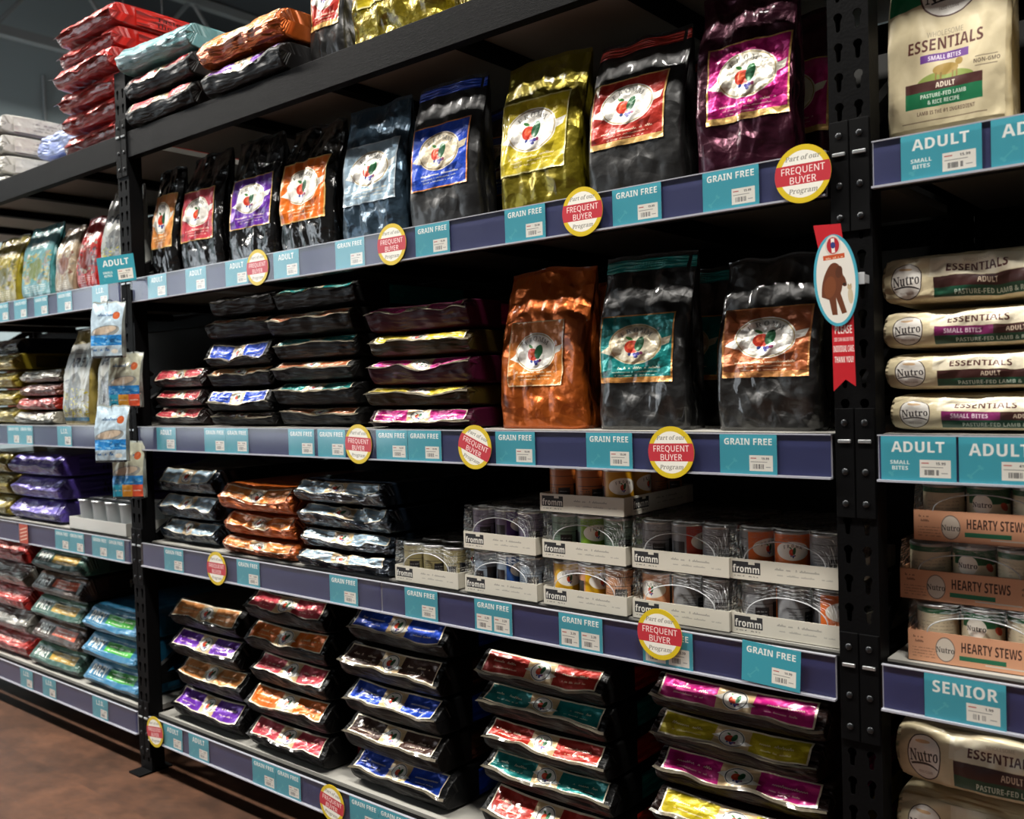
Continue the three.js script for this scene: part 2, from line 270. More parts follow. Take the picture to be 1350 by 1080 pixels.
// ------------------------------------------------------------------ materials
function filmMat(color, o = {}) {
  return new THREE.MeshPhysicalMaterial({ color, roughness: o.rough ?? 0.28, metalness: o.metal ?? 0, clearcoat: o.coat ?? 0.6, clearcoatRoughness: o.coatRough ?? 0.12, bumpMap: o.strip ? crumpleStrip : o.label ? crumpleLabel : crumpleMap, bumpScale: (o.bump ?? 0.004) * (o.label ? 3 : 4), specularIntensity: o.spec ?? 1, map: o.map || null, side: THREE.DoubleSide });
}
const labelMat = (map, o = {}) => filmMat(0xffffff, { map, label: true, rough: 0.32, metal: 0.15, bump: 0.0035, ...o });
const M = {
  rack: new THREE.MeshPhysicalMaterial({ color: 0x09090a, roughness: 0.55, specularIntensity: 0.14, bumpMap: grainMap, bumpScale: 0.0004 }),
  rivet: new THREE.MeshStandardMaterial({ color: 0x3a3c3e, roughness: 0.3, metalness: 0.7 }),
  glintSteel: new THREE.MeshStandardMaterial({ color: 0xb9bdbf, roughness: 0.35, metalness: 0.8 }),
  board: new THREE.MeshStandardMaterial({ color: 0x9d9b94, roughness: 0.55, bumpMap: grainMap, bumpScale: 0.0003 }),
  strip: new THREE.MeshStandardMaterial({ color: 0x262c58, roughness: 0.5 }),
  railBack: new THREE.MeshStandardMaterial({ color: 0xa9abb5, roughness: 0.35 }),
  cover: new THREE.MeshPhysicalMaterial({ color: 0xffffff, roughness: 0.1, transmission: 1, thickness: 0, ior: 1.5, side: THREE.DoubleSide }),
  wrap: new THREE.MeshPhysicalMaterial({ color: 0xffffff, roughness: 0.015, transmission: 1, thickness: 0, ior: 1.36, side: THREE.DoubleSide, bumpMap: crumpleMap, bumpScale: 0.007 }),
  wrapEdge: new THREE.MeshPhysicalMaterial({ color: 0xe9ecee, roughness: 0.2, transmission: 0.5, thickness: 0, ior: 1.5 }),
  panel: new THREE.MeshStandardMaterial({ color: 0x141310, roughness: 0.8 }),
  canRim: new THREE.MeshStandardMaterial({ color: 0xa8a9a8, roughness: 0.3, metalness: 0.85 }),
  card: new THREE.MeshStandardMaterial({ color: 0xbdb8aa, roughness: 0.75 }),
  kraft: new THREE.MeshStandardMaterial({ color: 0xb78363, roughness: 0.75 }),
  clearTub: new THREE.MeshPhysicalMaterial({ color: 0xdfe4e6, roughness: 0.2, transmission: 0.6, thickness: 0, ior: 1.45, side: THREE.DoubleSide }),
};
const tagMat = {}; for (const k in tagTex) tagMat[k] = new THREE.MeshPhysicalMaterial({ map: tagTex[k], roughness: 0.45, clearcoat: 0.3, clearcoatRoughness: 0.2 });
const frequentMat = new THREE.MeshPhysicalMaterial({ map: frequentTex, roughness: 0.4, clearcoat: 0.4, clearcoatRoughness: 0.2 });
const frequentRim = new THREE.MeshPhysicalMaterial({ color: 0xd9bd1d, roughness: 0.4 });
// colours of the food bags: [front label and end strip colour, film colour, words]
const K = {
  peach: ['#dd9250', 0x070606, 'peach'], pink: ['#c2404c', 0x070606, 'pink'], purple: ['#6423a0', 0x070607, 'purple'], orange: ['#e2701a', 0x070605, 'orange'],
  slate: ['#9fb8c8', 0x3c5060, 'grey blue'], blue: ['#1644b8', 0x121213, 'blue'], gold: ['#c2ae1c', 0x7a6e12, 'gold'], red: ['#ad2a1d', 0x151515, 'red'],
  magenta: ['#c0137a', 0x38081f, 'magenta'], copper: ['#d37c30', 0xb4581c, 'copper orange'], teal: ['#0c7f7c', 0x111111, 'teal'], brown: ['#a65a30', 0x121110, 'copper brown'], cocoa: ['#3f2318', 0x0f0d0c, 'dark brown'],
};
const filmM = {}, frontM = {}, endM = {}, plainM = {};
const bodyFilm = (k) => filmM[k] || (filmM[k] = ['slate', 'gold', 'copper', 'magenta'].includes(k) ? filmMat(K[k][1], { metal: 0.65, rough: 0.3, coat: 0.3, bump: 0.006 }) : filmMat(K[k][1], { rough: ['blue', 'red', 'teal', 'brown'].includes(k) ? 0.4 : 0.2, coat: ['blue', 'red'].includes(k) ? 0.25 : 0.9, coatRough: 0.06, bump: ['blue', 'red'].includes(k) ? 0.003 : 0.0065 }));
const lieFilm = {}, bodyLie = (k) => lieFilm[k] || (lieFilm[k] = filmMat(k === 'gold' ? 0x33280a : K[k][1], k === 'slate' || k === 'copper' ? { metal: k === 'slate' ? 0.6 : 0.4, rough: 0.32, coat: 0.3, bump: 0.005 } : { rough: 0.45, coat: 0.06, coatRough: 0.15, spec: 0.4, bump: 0.0022 }));
const frontMat = (k) => frontM[k] || (frontM[k] = labelMat(frontLabel(K[k][0], { blue: { oval: '#d8cbb0', ring: '#7b6a4a', edge: '#d98a4a' }, magenta: { foot: 1, oval: '#efe9d8' }, red: { foot: 1, cy: 104 }, slate: { edge: '#b9c6ce' }, copper: { oval: '#f4f2ea', edge: '#dbb98c', cy: 122 }, teal: { foot: 1, edge: '#c78a45', oval: '#d5c9ae' }, brown: { foot: 1, edge: '#c98a50' }, gold: { edge: '#d8cf8a' } }[k] || {}), { metal: ['teal', 'brown', 'magenta', 'slate'].includes(k) ? 0.35 : 0.1, bump: ['teal', 'brown', 'magenta'].includes(k) ? 0.007 : 0.0045, coatRough: 0.08, coat: 0.8 }));
const endMat = (k) => endM[k] || (endM[k] = labelMat(endStrip(K[k][0]), { strip: true, bump: 0.004, metal: 0.25 }));
const plainMat = (k) => plainM[k] || (plainM[k] = filmMat(new THREE.Color(K[k][0]), { label: true, metal: 0.15 }));
const sealMat = filmMat(0xc9bda4, { metal: 0.4, rough: 0.35 }), darkSeal = filmMat(0x17161a, { rough: 0.25 });

// ------------------------------------------------------------------ the building
{
  const X0 = -12.8, X1 = 9, Z0 = -12, Z1 = 5.6, H = 8.2;
  const stain = cells(9, 77), stainB = cells(31, 78);
  const floorTex = (() => {
    const n = 1024, d = new Uint8Array(n * n * 4);
    for (let j = 0; j < n; j++) for (let i = 0; i < n; i++) {
      const u = i / n, v = j / n; let s = 0, w = 1; for (const f of [5, 13, 34, 80, 170]) { s += w * N3(u * f * (f > 40 ? 0.6 : 1), v * f, f * 0.37); w *= 0.8; }
      const e = stain(u, v)[2] * 0.16 + stainB(u, v)[2] * 0.06; const t = clamp(0.4 + 0.42 * s + e * 0.5), k = (j * n + i) * 4;
      d[k] = mix(54, 102, t); d[k + 1] = mix(36, 69, t); d[k + 2] = mix(26, 50, t); d[k + 3] = 255;
    }
    const t = new THREE.DataTexture(d, n, n); t.wrapS = t.wrapT = THREE.RepeatWrapping; t.magFilter = THREE.LinearFilter; t.colorSpace = THREE.SRGBColorSpace; t.repeat.set(8, 6.5); t.needsUpdate = true; return t;
  })();
  const floorM = new THREE.MeshStandardMaterial({ map: floorTex, roughness: 0.42, bumpMap: grainMap, bumpScale: 0.0008 });
  const wallM = new THREE.MeshStandardMaterial({ color: 0x9fb2b8, roughness: 0.8, bumpMap: grainMap, bumpScale: 0.001 });
  const unseenWallM = new THREE.MeshStandardMaterial({ color: 0x37393b, roughness: 0.8, bumpMap: grainMap, bumpScale: 0.001 });  // out-of-view walls, toned dark to keep bounced light off the shelves
  const ceilM = new THREE.MeshStandardMaterial({ color: 0x3f474c, roughness: 0.85 });
  const w = X1 - X0, d = Z1 - Z0, cx = (X0 + X1) / 2, cz = (Z0 + Z1) / 2;
  structure('floor', box(w, 0.2, d), floorM, 'brown stained sealed concrete floor of the aisle', 'floor', [cx, -0.1, cz]);
  structure('ceiling', box(w, 0.2, d), ceilM, 'dark grey metal roof deck above the trusses', 'ceiling', [cx, H + 0.1, cz]);
  structure('wall_left', box(0.2, H, d), wallM, 'plain grey end wall of the store hall', 'wall', [X0 - 0.1, H / 2, cz]);
  structure('unseen_wall_right', box(0.2, H, d), unseenWallM, 'unseen dark grey wall beyond the last rack, holding back bounced light', 'wall', [X1 + 0.1, H / 2, cz]);
  structure('wall_back', box(w + 0.4, H, 0.2), wallM, 'plain grey wall behind the racks', 'wall', [cx, H / 2, Z0 - 0.1]);
  const wx0 = -12.5, wx1 = -4.6, wy0 = 0.6, wy1 = 3.6, zf = Z1 + 0.1;      // unseen shop window, placed for its reflection in the left price rails
  structure('unseen_wall_front', merge([box(w + 0.4, wy0, 0.2, cx, wy0 / 2, zf), box(w + 0.4, H - wy1, 0.2, cx, (H + wy1) / 2, zf), box(wx0 - X0 + 0.2, wy1 - wy0, 0.2, (X0 - 0.2 + wx0) / 2, (wy0 + wy1) / 2, zf), box(X1 + 0.2 - wx1, wy1 - wy0, 0.2, (X1 + 0.2 + wx1) / 2, (wy0 + wy1) / 2, zf)]), unseenWallM, 'unseen dark grey wall across the aisle, holding back bounced light', 'wall');
  const win = new THREE.Group(); win.name = 'window_1'; win.userData = { label: 'unseen wide shop window across the aisle, reflected in the price rails', category: 'window', kind: 'structure' }; win.position.set((wx0 + wx1) / 2, wy0, zf); scene.add(win);
  const ww = wx1 - wx0, wh = wy1 - wy0, fm = new THREE.MeshStandardMaterial({ color: 0x4a4d50, roughness: 0.4, metalness: 0.5 }), gm = new THREE.MeshPhysicalMaterial({ color: 0xffffff, transmission: 1, thickness: 0, roughness: 0, ior: 1.5, side: THREE.DoubleSide });
  for (let k = 0; k <= 5; k++) mesh('mullion', box(0.06, wh, 0.1, -ww / 2 + 0.03 + k * (ww - 0.06) / 5, wh / 2, 0), fm, win);
  for (const y of [0.03, wh - 0.03]) mesh('window_rail', box(ww, 0.06, 0.1, 0, y, 0), fm, win);
  for (let k = 0; k < 5; k++) { const g = new THREE.PlaneGeometry((ww - 0.06) / 5 - 0.06, wh - 0.12); g.translate(-ww / 2 + 0.03 + (k + 0.5) * (ww - 0.06) / 5, wh / 2, 0); mesh('pane', g, gm, win); }
  // open-web roof trusses along z
  const steel = new THREE.MeshStandardMaterial({ color: 0x8f989a, roughness: 0.5 });
  const bar = (a, b, r) => { const A = new THREE.Vector3(...a), B = new THREE.Vector3(...b), g = new THREE.CylinderGeometry(r, r, A.distanceTo(B), 8); g.rotateX(Math.PI / 2); g.lookAt(B.clone().sub(A)); g.translate((a[0] + b[0]) / 2, (a[1] + b[1]) / 2, (a[2] + b[2]) / 2); return g; };
  [-11.6, -6.6, -1.6, 3.4].forEach((x, i) => {
    const t = thing('roof_truss', ['grey open-web roof truss along the far end wall', 'grey open-web roof truss, second from the end wall', 'grey open-web roof truss, third from the end wall', 'grey open-web roof truss, fourth from the end wall'][i], 'truss', [x, 6.72, cz], 0, 'roof trusses');
    mesh('bottom_chord', box(0.16, 0.14, d), steel, t); mesh('top_chord', box(0.16, 0.14, d, 0, 1.38, 0), steel, t);
    for (let z = -d / 2, k = 0; z < d / 2 - 0.1; z += 1.1, k++) { mesh('web_bar', bar([0, k % 2 ? 0 : 1.38, z], [0, k % 2 ? 1.38 : 0, Math.min(z + 1.1, d / 2)], 0.035), steel, t); }
  });
  const lampHouse = new THREE.MeshStandardMaterial({ color: 0xc9cbc9, roughness: 0.5 });
  const lampFace = new THREE.MeshStandardMaterial({ color: 0xffffff, emissive: LAMP_COLOR, emissiveIntensity: 4, roughness: 0.5 });
  lampSpots.forEach(([x, y, z], i) => {
    const t = thing('unseen_ceiling_lamp', 'unseen long white fluorescent lamp hanging from the roof ' + (z > 0 ? 'over the near aisle' : 'over the far aisle'), 'lamp', [x, y, z], 0, z > 0 ? 'unseen lamps over the near aisle' : 'unseen lamps over the far aisle');
    mesh('housing', rbox(1.35, 0.09, 0.46, 0.02, 0, 0, 0), lampHouse, t); mesh('diffuser', box(1.27, 0.012, 0.41, 0, -0.05, 0), lampFace, t);
    for (const s of [-0.5, 0.5]) mesh('hanger', new THREE.CylinderGeometry(0.006, 0.006, H - y - 0.04, 6).translate(s, (H - y + 0.04) / 2, 0), lampHouse, t);
  });
  single('conduit_pipe', new THREE.CylinderGeometry(0.03, 0.03, 6.6, 10), steel, 'thin grey conduit running up the far end wall', 'pipe', [X0 + 0.05, 3.3, -5.55]);
}

// ------------------------------------------------------------------ the rack
const S = [1.667, 1.175, 0.785, 0.197], TOP = 2.155, DEPTH = 0.78, RAIL = 0.079;
function keyhole(x, y) { const p = new THREE.Path(); p.absarc(x, y, 0.0078, -0.9, Math.PI + 0.9, false); p.lineTo(x - 0.0038, y - 0.021); p.absarc(x, y - 0.021, 0.0038, Math.PI, 2 * Math.PI, false); p.closePath(); return p; }
function postGeometry(h) {
  const sh = new THREE.Shape([new THREE.Vector2(-0.035, 0), new THREE.Vector2(0.035, 0), new THREE.Vector2(0.035, h), new THREE.Vector2(-0.035, h)]);
  for (let y = 0.06; y < h - 0.03; y += 0.0508) for (const x of [-0.0165, 0.0165]) sh.holes.push(keyhole(x, y));
  const front = new THREE.ExtrudeGeometry(sh, { depth: 0.0025, bevelEnabled: false, curveSegments: 6 }); front.translate(0, 0, -0.0025);
  const parts = [front];
  for (const s of [-1, 1]) { parts.push(box(0.0025, h, 0.045, s * 0.03375, h / 2, -0.025)); parts.push(box(0.012, h, 0.0025, s * 0.029, h / 2, -0.0465)); }
  return merge(parts);
}
function endPlate(t, x, y) {            // hooked end plates of the shelf beams on the face of the upright
  mesh('end_plate', rbox(0.033, 0.19, 0.004, 0.0015, x, y - 0.03, 0.0023), M.rack, t);
  mesh('hook_highlight', rbox(0.022, 0.006, 0.004, 0.001, x, y + 0.008, 0.0055), M.glintSteel, t);  // pale bar painted in for the bright glint along the hook edge
  for (const dy of [0.04, -0.045, -0.1]) mesh('rivet', new THREE.SphereGeometry(0.006, 10, 6).scale(1, 1, 0.5).translate(x, y + dy, 0.0045), M.rivet, t);
}
const postG = postGeometry(2.36), tallPostG = postGeometry(2.9);
const frameSpots = [[-2.475, postG, 'black slotted rack upright farthest from the red ribbon sign'], [-0.035, postG, 'black slotted rack upright with the hanging treat pouches'], [2.39, tallPostG, 'black slotted rack upright with the red ribbon sign'], [4.815, tallPostG, 'black slotted rack upright at the end of the oat coloured bags']];
for (const [x, g, label] of frameSpots) {
  const t = thing('rack_upright', label, 'rack upright', [x, 0, -0.004], 0, 'rack uprights'), h = g === postG ? 2.36 : 2.9;
  mesh('front_post', g, M.rack, t); const b = mesh('rear_post', g, M.rack, t); b.position.z = -DEPTH; b.rotation.y = Math.PI; b.position.x = 0;
  mesh('foot_plate', box(0.07, 0.006, 0.12, 0, 0.003, -0.015), M.rack, t); mesh('foot_plate', box(0.07, 0.006, 0.1, 0, 0.003, -DEPTH + 0.02), M.rack, t);
  for (const y of [...S, TOP]) for (const s of [-1, 1]) endPlate(t, s * 0.0174, y - 0.02);
  for (let y = 0.3, k = 0; y < h - 0.3; y += 0.46, k++) {
    mesh('cross_brace', box(0.028, 0.03, DEPTH - 0.09, 0, y, -DEPTH / 2), M.rack, t);
    const L = Math.hypot(DEPTH - 0.1, 0.42), q = box(0.022, 0.032, L); q.rotateX((1) * Math.atan2(0.42, DEPTH - 0.1)); q.translate(0, y + 0.23, -DEPTH / 2); mesh('diagonal_brace', q, M.rack, t);
  }
}
const bays = [[-2.44, -0.07, 'left', 'bay of animal-print and wild game bags'], [0, 2.355, 'middle', 'bay of foil bags between the two uprights'], [2.425, 4.78, 'right', 'bay of oat coloured bags']];
const levelWord = ['upper', 'second', 'third', 'bottom'];
bays.forEach(([x0, x1, , where], bi) => {
  const w = x1 - x0, cx = (x0 + x1) / 2;
  [...S, TOP].forEach((y, li) => {
    const top = li === 4, t = thing('shelf', (top ? 'black top shelf' : levelWord[li] + ' shelf with price rail') + ' in the ' + where, 'shelf', [cx, y, 0], 0, 'rack shelves');
    const bh = top ? 0.085 : 0.078;
    mesh('board', box(w - 0.004, 0.018, DEPTH - 0.05, 0, -0.009, -DEPTH / 2 - 0.01), M.board, t);
    mesh('front_beam', merge([rbox(w, bh, 0.004, 0.0015, 0, -bh / 2, -0.006), box(w, 0.004, 0.026, 0, -bh + 0.002, -0.02), box(w, 0.004, 0.012, 0, -0.0022, -0.0135)]), M.rack, t);
    mesh('rear_beam', box(w, bh - 0.02, 0.02, 0, -bh / 2 - 0.018, -DEPTH + 0.02), M.rack, t);
    for (let k = 1; k < 5; k++) mesh('cross_bar', box(0.04, 0.03, DEPTH - 0.09, -w / 2 + w * k / 5, -0.0345, -DEPTH / 2 - 0.005), M.rack, t);
    if (!top) {
      const joints = li === 2 && bi === 1 ? [-w / 2 + 0.004, 1.179 - cx, w / 2 - 0.004] : [-w / 2 + 0.004, bi === 1 ? (li === 1 ? -0.05 : 0.12) : 0.3, w / 2 - 0.004];
      for (let k = 0; k < 2; k++) {
        const a = joints[k] + (k ? 0.001 : 0), b = joints[k + 1] - 0.001, m = (a + b) / 2, l = b - a;
        mesh('price_rail', merge([box(l, RAIL, 0.002, m, -RAIL / 2, -0.002), box(l, 0.0035, 0.011, m, -RAIL + 0.0018, 0.0035), box(l, 0.002, 0.006, m, -0.001, 0.001)]), M.railBack, t);
        mesh('rail_insert', box(l - 0.004, RAIL - 0.006, 0.0012, m, -RAIL / 2 + 0.001, 0), M.strip, t);
        const cv = new THREE.PlaneGeometry(l, RAIL - 0.004); cv.translate(m, -RAIL / 2 + 0.001, 0.0075); mesh('clear_cover', cv, M.cover, t);
      }
    }
  });
  const H = TOP - 0.05, g = bi === 0 ? merge([box(w, 1.18, 0.008, 0, 0.59, 0), box(w, H - 1.68, 0.008, 0, (H + 1.68) / 2, 0), box(1.6, 0.5, 0.008, w / 2 - 0.8, 1.43, 0)]) : box(w + 0.068, H, 0.008, 0, H / 2, 0);
  single('shade_panel', g, M.panel, 'dark sheet standing in for shade behind the ' + where, 'panel', [cx, 0.001, -DEPTH - 0.06]);  // dark sheet drawn in for the unlit depth behind the shelves
});

// ------------------------------------------------------------------ price cards and stickers
const tagG = box(0.113, 0.0755, 0.0008), tagGs = box(0.06, 0.0755, 0.0008);
const stickerG = (() => { const g = new THREE.CylinderGeometry(0.051, 0.051, 0.0012, 48); g.rotateX(Math.PI / 2); return g; })();
const stickerFace = (() => { const g = new THREE.CircleGeometry(0.0508, 48); g.translate(0, 0, 0.0009); return g; })();
function card(x, li, kind, where, o = {}) {
  const g = o.w ? box(o.w, o.h || 0.0755, 0.0008) : tagG;
  const words = { grain: 'GRAIN FREE', grainTwo: 'GRAIN FREE', adult: 'ADULT', adultSmall: 'ADULT SMALL BITES', senior: 'SENIOR', limited: 'L.I.D.', adultBig: 'ADULT' }[kind];
  const m = single('price_card', g, tagMat[kind], `teal ${words} price card ${where}`, 'price card', [x, S[li] - RAIL / 2 + 0.001 + (o.dy || 0), o.z || 0.0035], 'teal price cards on the rails');
  if (o.tilt) m.rotation.z = o.tilt; return m;
}
function sticker(x, li, where, o = {}) {
  const t = thing('round_sticker', `round yellow and red FREQUENT BUYER sticker ${where}`, 'sticker', [x, S[li] - RAIL / 2 + (o.dy || 0), 0.0102], 0, 'frequent buyer stickers');
  mesh('disc', stickerG, frequentRim, t); mesh('printed_face', stickerFace, frequentMat, t); t.rotation.z = o.tilt || 0;
}
for (const [x, kind, w] of [[0.165, 'adult', 'under the peach label bag'], [0.389, 'adult', 'under the pink label bag'], [0.604, 'adult', 'under the purple label bag'], [0.838, 'adult', 'under the orange label bag'], [1.104, 'grain', 'under the standing grey blue foil bag'], [1.401, 'grain', 'under the standing blue label bag'], [1.683, 'grain', 'under the standing gold foil bag'], [1.968, 'grain', 'under the standing red label bag'], [2.171, 'grain', 'under the standing magenta foil bag']]) card(x, 0, kind, w);
for (const [x, w] of [[0.715, 'under the purple label bag'], [1.268, 'under the standing blue label bag'], [1.841, 'between the gold and red label bags'], [2.312, 'at the post end of the upper rail']]) sticker(x, 0, w, { dy: 0.004 });
for (const [x, kind, w] of [[0.184, 'adult', 'on the second rail below the short pink stack'], [0.46, 'grain', 'on the second rail, first of two under the blue stack'], [0.574, 'grain', 'on the second rail, other of two under the blue stack'], [0.877, 'grain', 'on the second rail below the teal ended stack'], [1.005, 'grain', 'on the second rail, touching a sticker below the teal stack'], [1.238, 'grain', 'on the second rail, first of two below the magenta stack'], [1.353, 'grain', 'on the second rail, other of two below the magenta stack'], [1.637, 'grain', 'under the standing copper orange bag'], [1.887, 'grain', 'under the standing teal label bag'], [2.194, 'grain', 'under the standing copper brown label bag']]) card(x, 1, kind, w);
for (const [x, w, tl] of [[1.12, 'on the second rail between four grain free cards', -0.04], [1.522, 'tilted on the second rail beside the copper bag', -0.38], [2.036, 'under the teal bag on the second rail', 0.02]]) sticker(x, 1, w, { dy: 0.001, tilt: tl });
for (const [x, kind, w, o] of [[0.201, 'grain', 'on the third rail under the slate bag stack'], [0.606, 'grain', 'on the third rail under the copper bag stack'], [1.034, 'grain', 'on the third rail under the tall slate stack'], [1.324, 'grain', 'under the tray of olive cans'], [1.557, 'grainTwo', 'with two stickers under the blue can tray'], [1.802, 'grainTwo', 'with two stickers under the yellow can tray'], [2.013, 'grainTwo', 'half hidden by a round sticker'], [2.232, 'grain', 'slipping crooked out of the third rail', { tilt: -0.045, dy: 0.003, z: 0.0092, h: 0.084 }]]) card(x, 2, kind, w, o);
sticker(0.453, 2, 'on the third rail beside the copper stack'); sticker(2.0, 2, 'stuck over a card below the can trays', { dy: 0.028 });
for (const [x, kind, w] of [[0.154, 'adult', 'on the bottom rail beside the end sticker'], [0.305, 'adult', 'on the bottom rail under the purple ended stack'], [0.648, 'grain', 'on the bottom rail, first of two under the pink ends'], [0.763, 'grain', 'on the bottom rail, other of two under the pink ends'], [1.086, 'grain', 'on the bottom rail below the blue ends'], [1.2, 'grain', 'on the bottom rail, other card below the blue ends'], [1.62, 'grain', 'on the bottom rail below the red and teal ends'], [2.1, 'grain', 'on the bottom rail below the magenta ends']]) card(x, 3, kind, w);
sticker(0.054, 3, 'at the far end of the bottom rail', { tilt: 0.12 }); sticker(0.963, 3, 'on the bottom rail before the blue ended stack', { tilt: -0.15 });
for (const [x, kind, w] of [[-1.011, 'grain', 'below the gold animal bag'], [-0.844, 'grain', 'below the teal animal bag'], [-0.666, 'grain', 'below the tan animal bag'], [-0.475, 'grain', 'below the red animal bag'], [-0.209, 'limited', 'below the tall grey bag on the upper rail']]) card(x, 0, kind, w);
for (const [x, kind, w, o] of [[-0.955, 'grain', 'below the silver bag pile'], [-0.84, 'grain', 'below the small red bag pile'], [-0.519, 'limited', 'below the gold standing game bag'], [-0.223, 'limited', 'behind the hanging pouches'] ]) card(x, 1, kind, w, o);
for (const [x, kind, w] of [[-0.573, 'grain', 'below the purple bag stack'], [-0.458, 'grain', 'below the end of the purple stack'], [-0.285, 'grain', 'below the tray of clear tubs'], [-0.17, 'grain', 'below the clear tubs beside the upright']]) card(x, 2, kind, w);
for (const [x, kind, w] of [[-0.933, 'limited', 'below the green ended stack'], [-0.733, 'limited', 'below the green stack, next to the blue stack'], [-0.331, 'limited', 'below the blue ended stack']]) card(x, 3, kind, w);
single('sale_sticker', box(0.075, 0.075, 0.0008), new THREE.MeshStandardMaterial({ map: canvas(96, 96, (x) => { rect(x, '#b0442f', 0, 0, 96, 96); for (let k = 0; k < 4; k++) { x.strokeStyle = '#e3cbb5'; x.lineWidth = 5; x.beginPath(); x.moveTo(8, 30 + 18 * k); x.lineTo(88, 14 + 18 * k); x.stroke(); } }), roughness: 0.5 }), 'square red striped sticker on the third rail', 'sticker', [-0.889, S[2] - 0.04, 0.0092]);
card(2.537, 0, 'adultSmall', 'below the standing oat coloured bag', { w: 0.122 }); card(2.672, 0, 'adultBig', 'below the second standing oat coloured bag', { w: 0.122 });
card(2.494, 1, 'adultSmall', 'below the stack of oat coloured bags', { w: 0.118 }); card(2.616, 1, 'adultBig', 'beside the small bites card below the oat stack', { w: 0.118 }); card(2.559, 2, 'senior', 'below the trays of stew cans', { w: 0.122 }); card(2.95, 2, 'senior', 'below the second pile of stew trays', { w: 0.122 });
{ // card standing out from the far upright
  const t = thing('flag_card', 'teal ADULT SMALL BITES card standing out from the upright', 'price card', [-0.03, S[0] - 0.02, 0.02], 0.62);
  mesh('card', box(0.125, 0.088, 0.001, 0.02, 0.045, 0.06), tagMat.adultSmall, t).rotation.z = 0.1; mesh('holder_arm', box(0.02, 0.004, 0.06, 0, 0.02, 0.03), M.rack, t);
}

// ------------------------------------------------------------------ standing bags
function ridged(x, y, z) { let s = 0, a = 1; for (let k = 0; k < 3; k++) { s += a * (0.5 - Math.abs(N3(x, y, z))) * 2; x = x * 2.1 + 3.7; y = y * 2.1 + 1.3; a *= 0.45; } return s - 0.7; }
function standShape(w, h, d, seed, o = {}) {
  const amp = o.amp ?? 0.006, bend = o.bend ?? 0.02, twist = o.twist ?? 0;
  const half = (v) => d / 2 * mix(0.9, 1, smooth(0, 0.2, v)) * (1 - 0.985 * Math.pow(clamp(v), 2.1)) + 0.0012;
  const wide = (v) => w / 2 * (0.94 + 0.025 * Math.sin(v * Math.PI) + (0.085 - 0.03 * (o.neck ?? 0.4)) * smooth(0.4, 1, v));
  const place = (cs, sn, v, s, back) => {
    const b = half(v), a = wide(v); let x = a * cs, z = b * sn;
    x -= Math.sign(cs) * 0.055 * w * Math.pow(1 - Math.abs(sn), 1.5) * (Math.abs(cs) > 0.8 ? 1 : 0) * smooth(0.05, 0.3, v);
    const k = smooth(0, 0.12, v) * (1 - 0.75 * smooth(0.9, 1, v)), m = Math.abs(sn);
    const tension = Math.sin((Math.abs(cs) * 3.2 + v * 5) * 3 + seed) * 0.25 * smooth(0.55, 0.9, v);
    const n = amp * k * (ridged(cs * w * 8 + seed * 3.1, v * h * 6, back * 5 + seed) + 0.5 * N3(cs * 2.2 + seed, v * 3, seed) + tension);
    z += n * m * back; x += 0.5 * n * (1 - m) * Math.sign(cs);
    z += -bend * Math.pow(smooth(0.5, 1, v), 1.5) + (o.lean || 0) * v + N3(cs * 1.5, seed, v) * 0.012 * smooth(0.8, 1, v);
    x += twist * v * h;
    const y = v * h * (1 - 0.012 * Math.abs(cs) * (v > 0.9 ? 1 : 0)) + 0.008 * N3(cs * 2 + seed, 4.2, seed) * smooth(0.7, 1, v);
    return [x, y, z];
  };
  const P = (v) => mix(6, 3, smooth(0.45, 0.95, v));
  const front = (s, v) => place(s, Math.pow(Math.max(0, 1 - Math.pow(Math.abs(s), P(v))), 1 / P(v)), v, s, 1);
  const loop = (u, j) => {
    if (j === 0) return [0, 0, 0]; const v = (j - 0.02) / 0.98; if (v <= 0) return [0, 0, 0];
    const th = u * Math.PI * 2, c = Math.cos(th), s = Math.sin(th), p = P(v), r = Math.pow(Math.pow(Math.abs(c), p) + Math.pow(Math.abs(s), p), -1 / p);
    const cs = c * r, sn = s * r;
    return place(cs, sn, v, cs, s >= 0 ? 1 : -1);
  };
  return { front, body: grid((u, j) => { const jj = j * 51; return jj < 1 ? (jj === 0 ? [0, 0, 0] : loop(u, 0.0201)) : loop(u, 0.0205 + (jj - 1) / 50 * 0.9795); }, 112, 51, 2 * (w + d), h) };
}
let bagSeed = 1;
// box of the label given in metres: [x from the middle, y from the base, width, height]
function standingBag(k, label, x, y, z, w, h, d, o = {}) {
  const sh = standShape(w, h, d, bagSeed++ * 1.7, o), t = thing(o.name || 'standing_food_bag', label, 'food bag', [x, y + 0.001, z], o.turn || 0, o.group);
  mesh('film_body', sh.body, o.film || bodyFilm(k), t);
  const [lx, ly, lw, lh] = o.box || [0, 0.1, w * 0.78, h * 0.42];
  mesh('printed_label', patch(sh.front, (lx - lw / 2) / (w / 2), (lx + lw / 2) / (w / 2), ly / h, (ly + lh) / h, 34, 30, 0.002), o.labelMat || frontMat(k), t);
  if (o.header) mesh('header_band', patch(sh.front, -0.96, 0.96, 0.915, 0.985, 24, 4, 0.0014), o.header, t);
  mesh('top_seal', patch(sh.front, -0.985, 0.985, 0.985, 1.012, 24, 3, 0.0006), o.seal || o.film || bodyFilm(k), t);
  return t;
}
const Y0 = S[0], Y1 = S[1];
const headers = { blue: plainMat('blue'), red: plainMat('red'), teal: filmMat(0xffffff, { label: true, map: canvas(512, 48, (x) => { rect(x, '#0c7f7c', 0, 0, 512, 48); txt(x, 'GRAIN-FREE', 256, 25, 34, '#58aaa5', { bold: false }); }) }) };
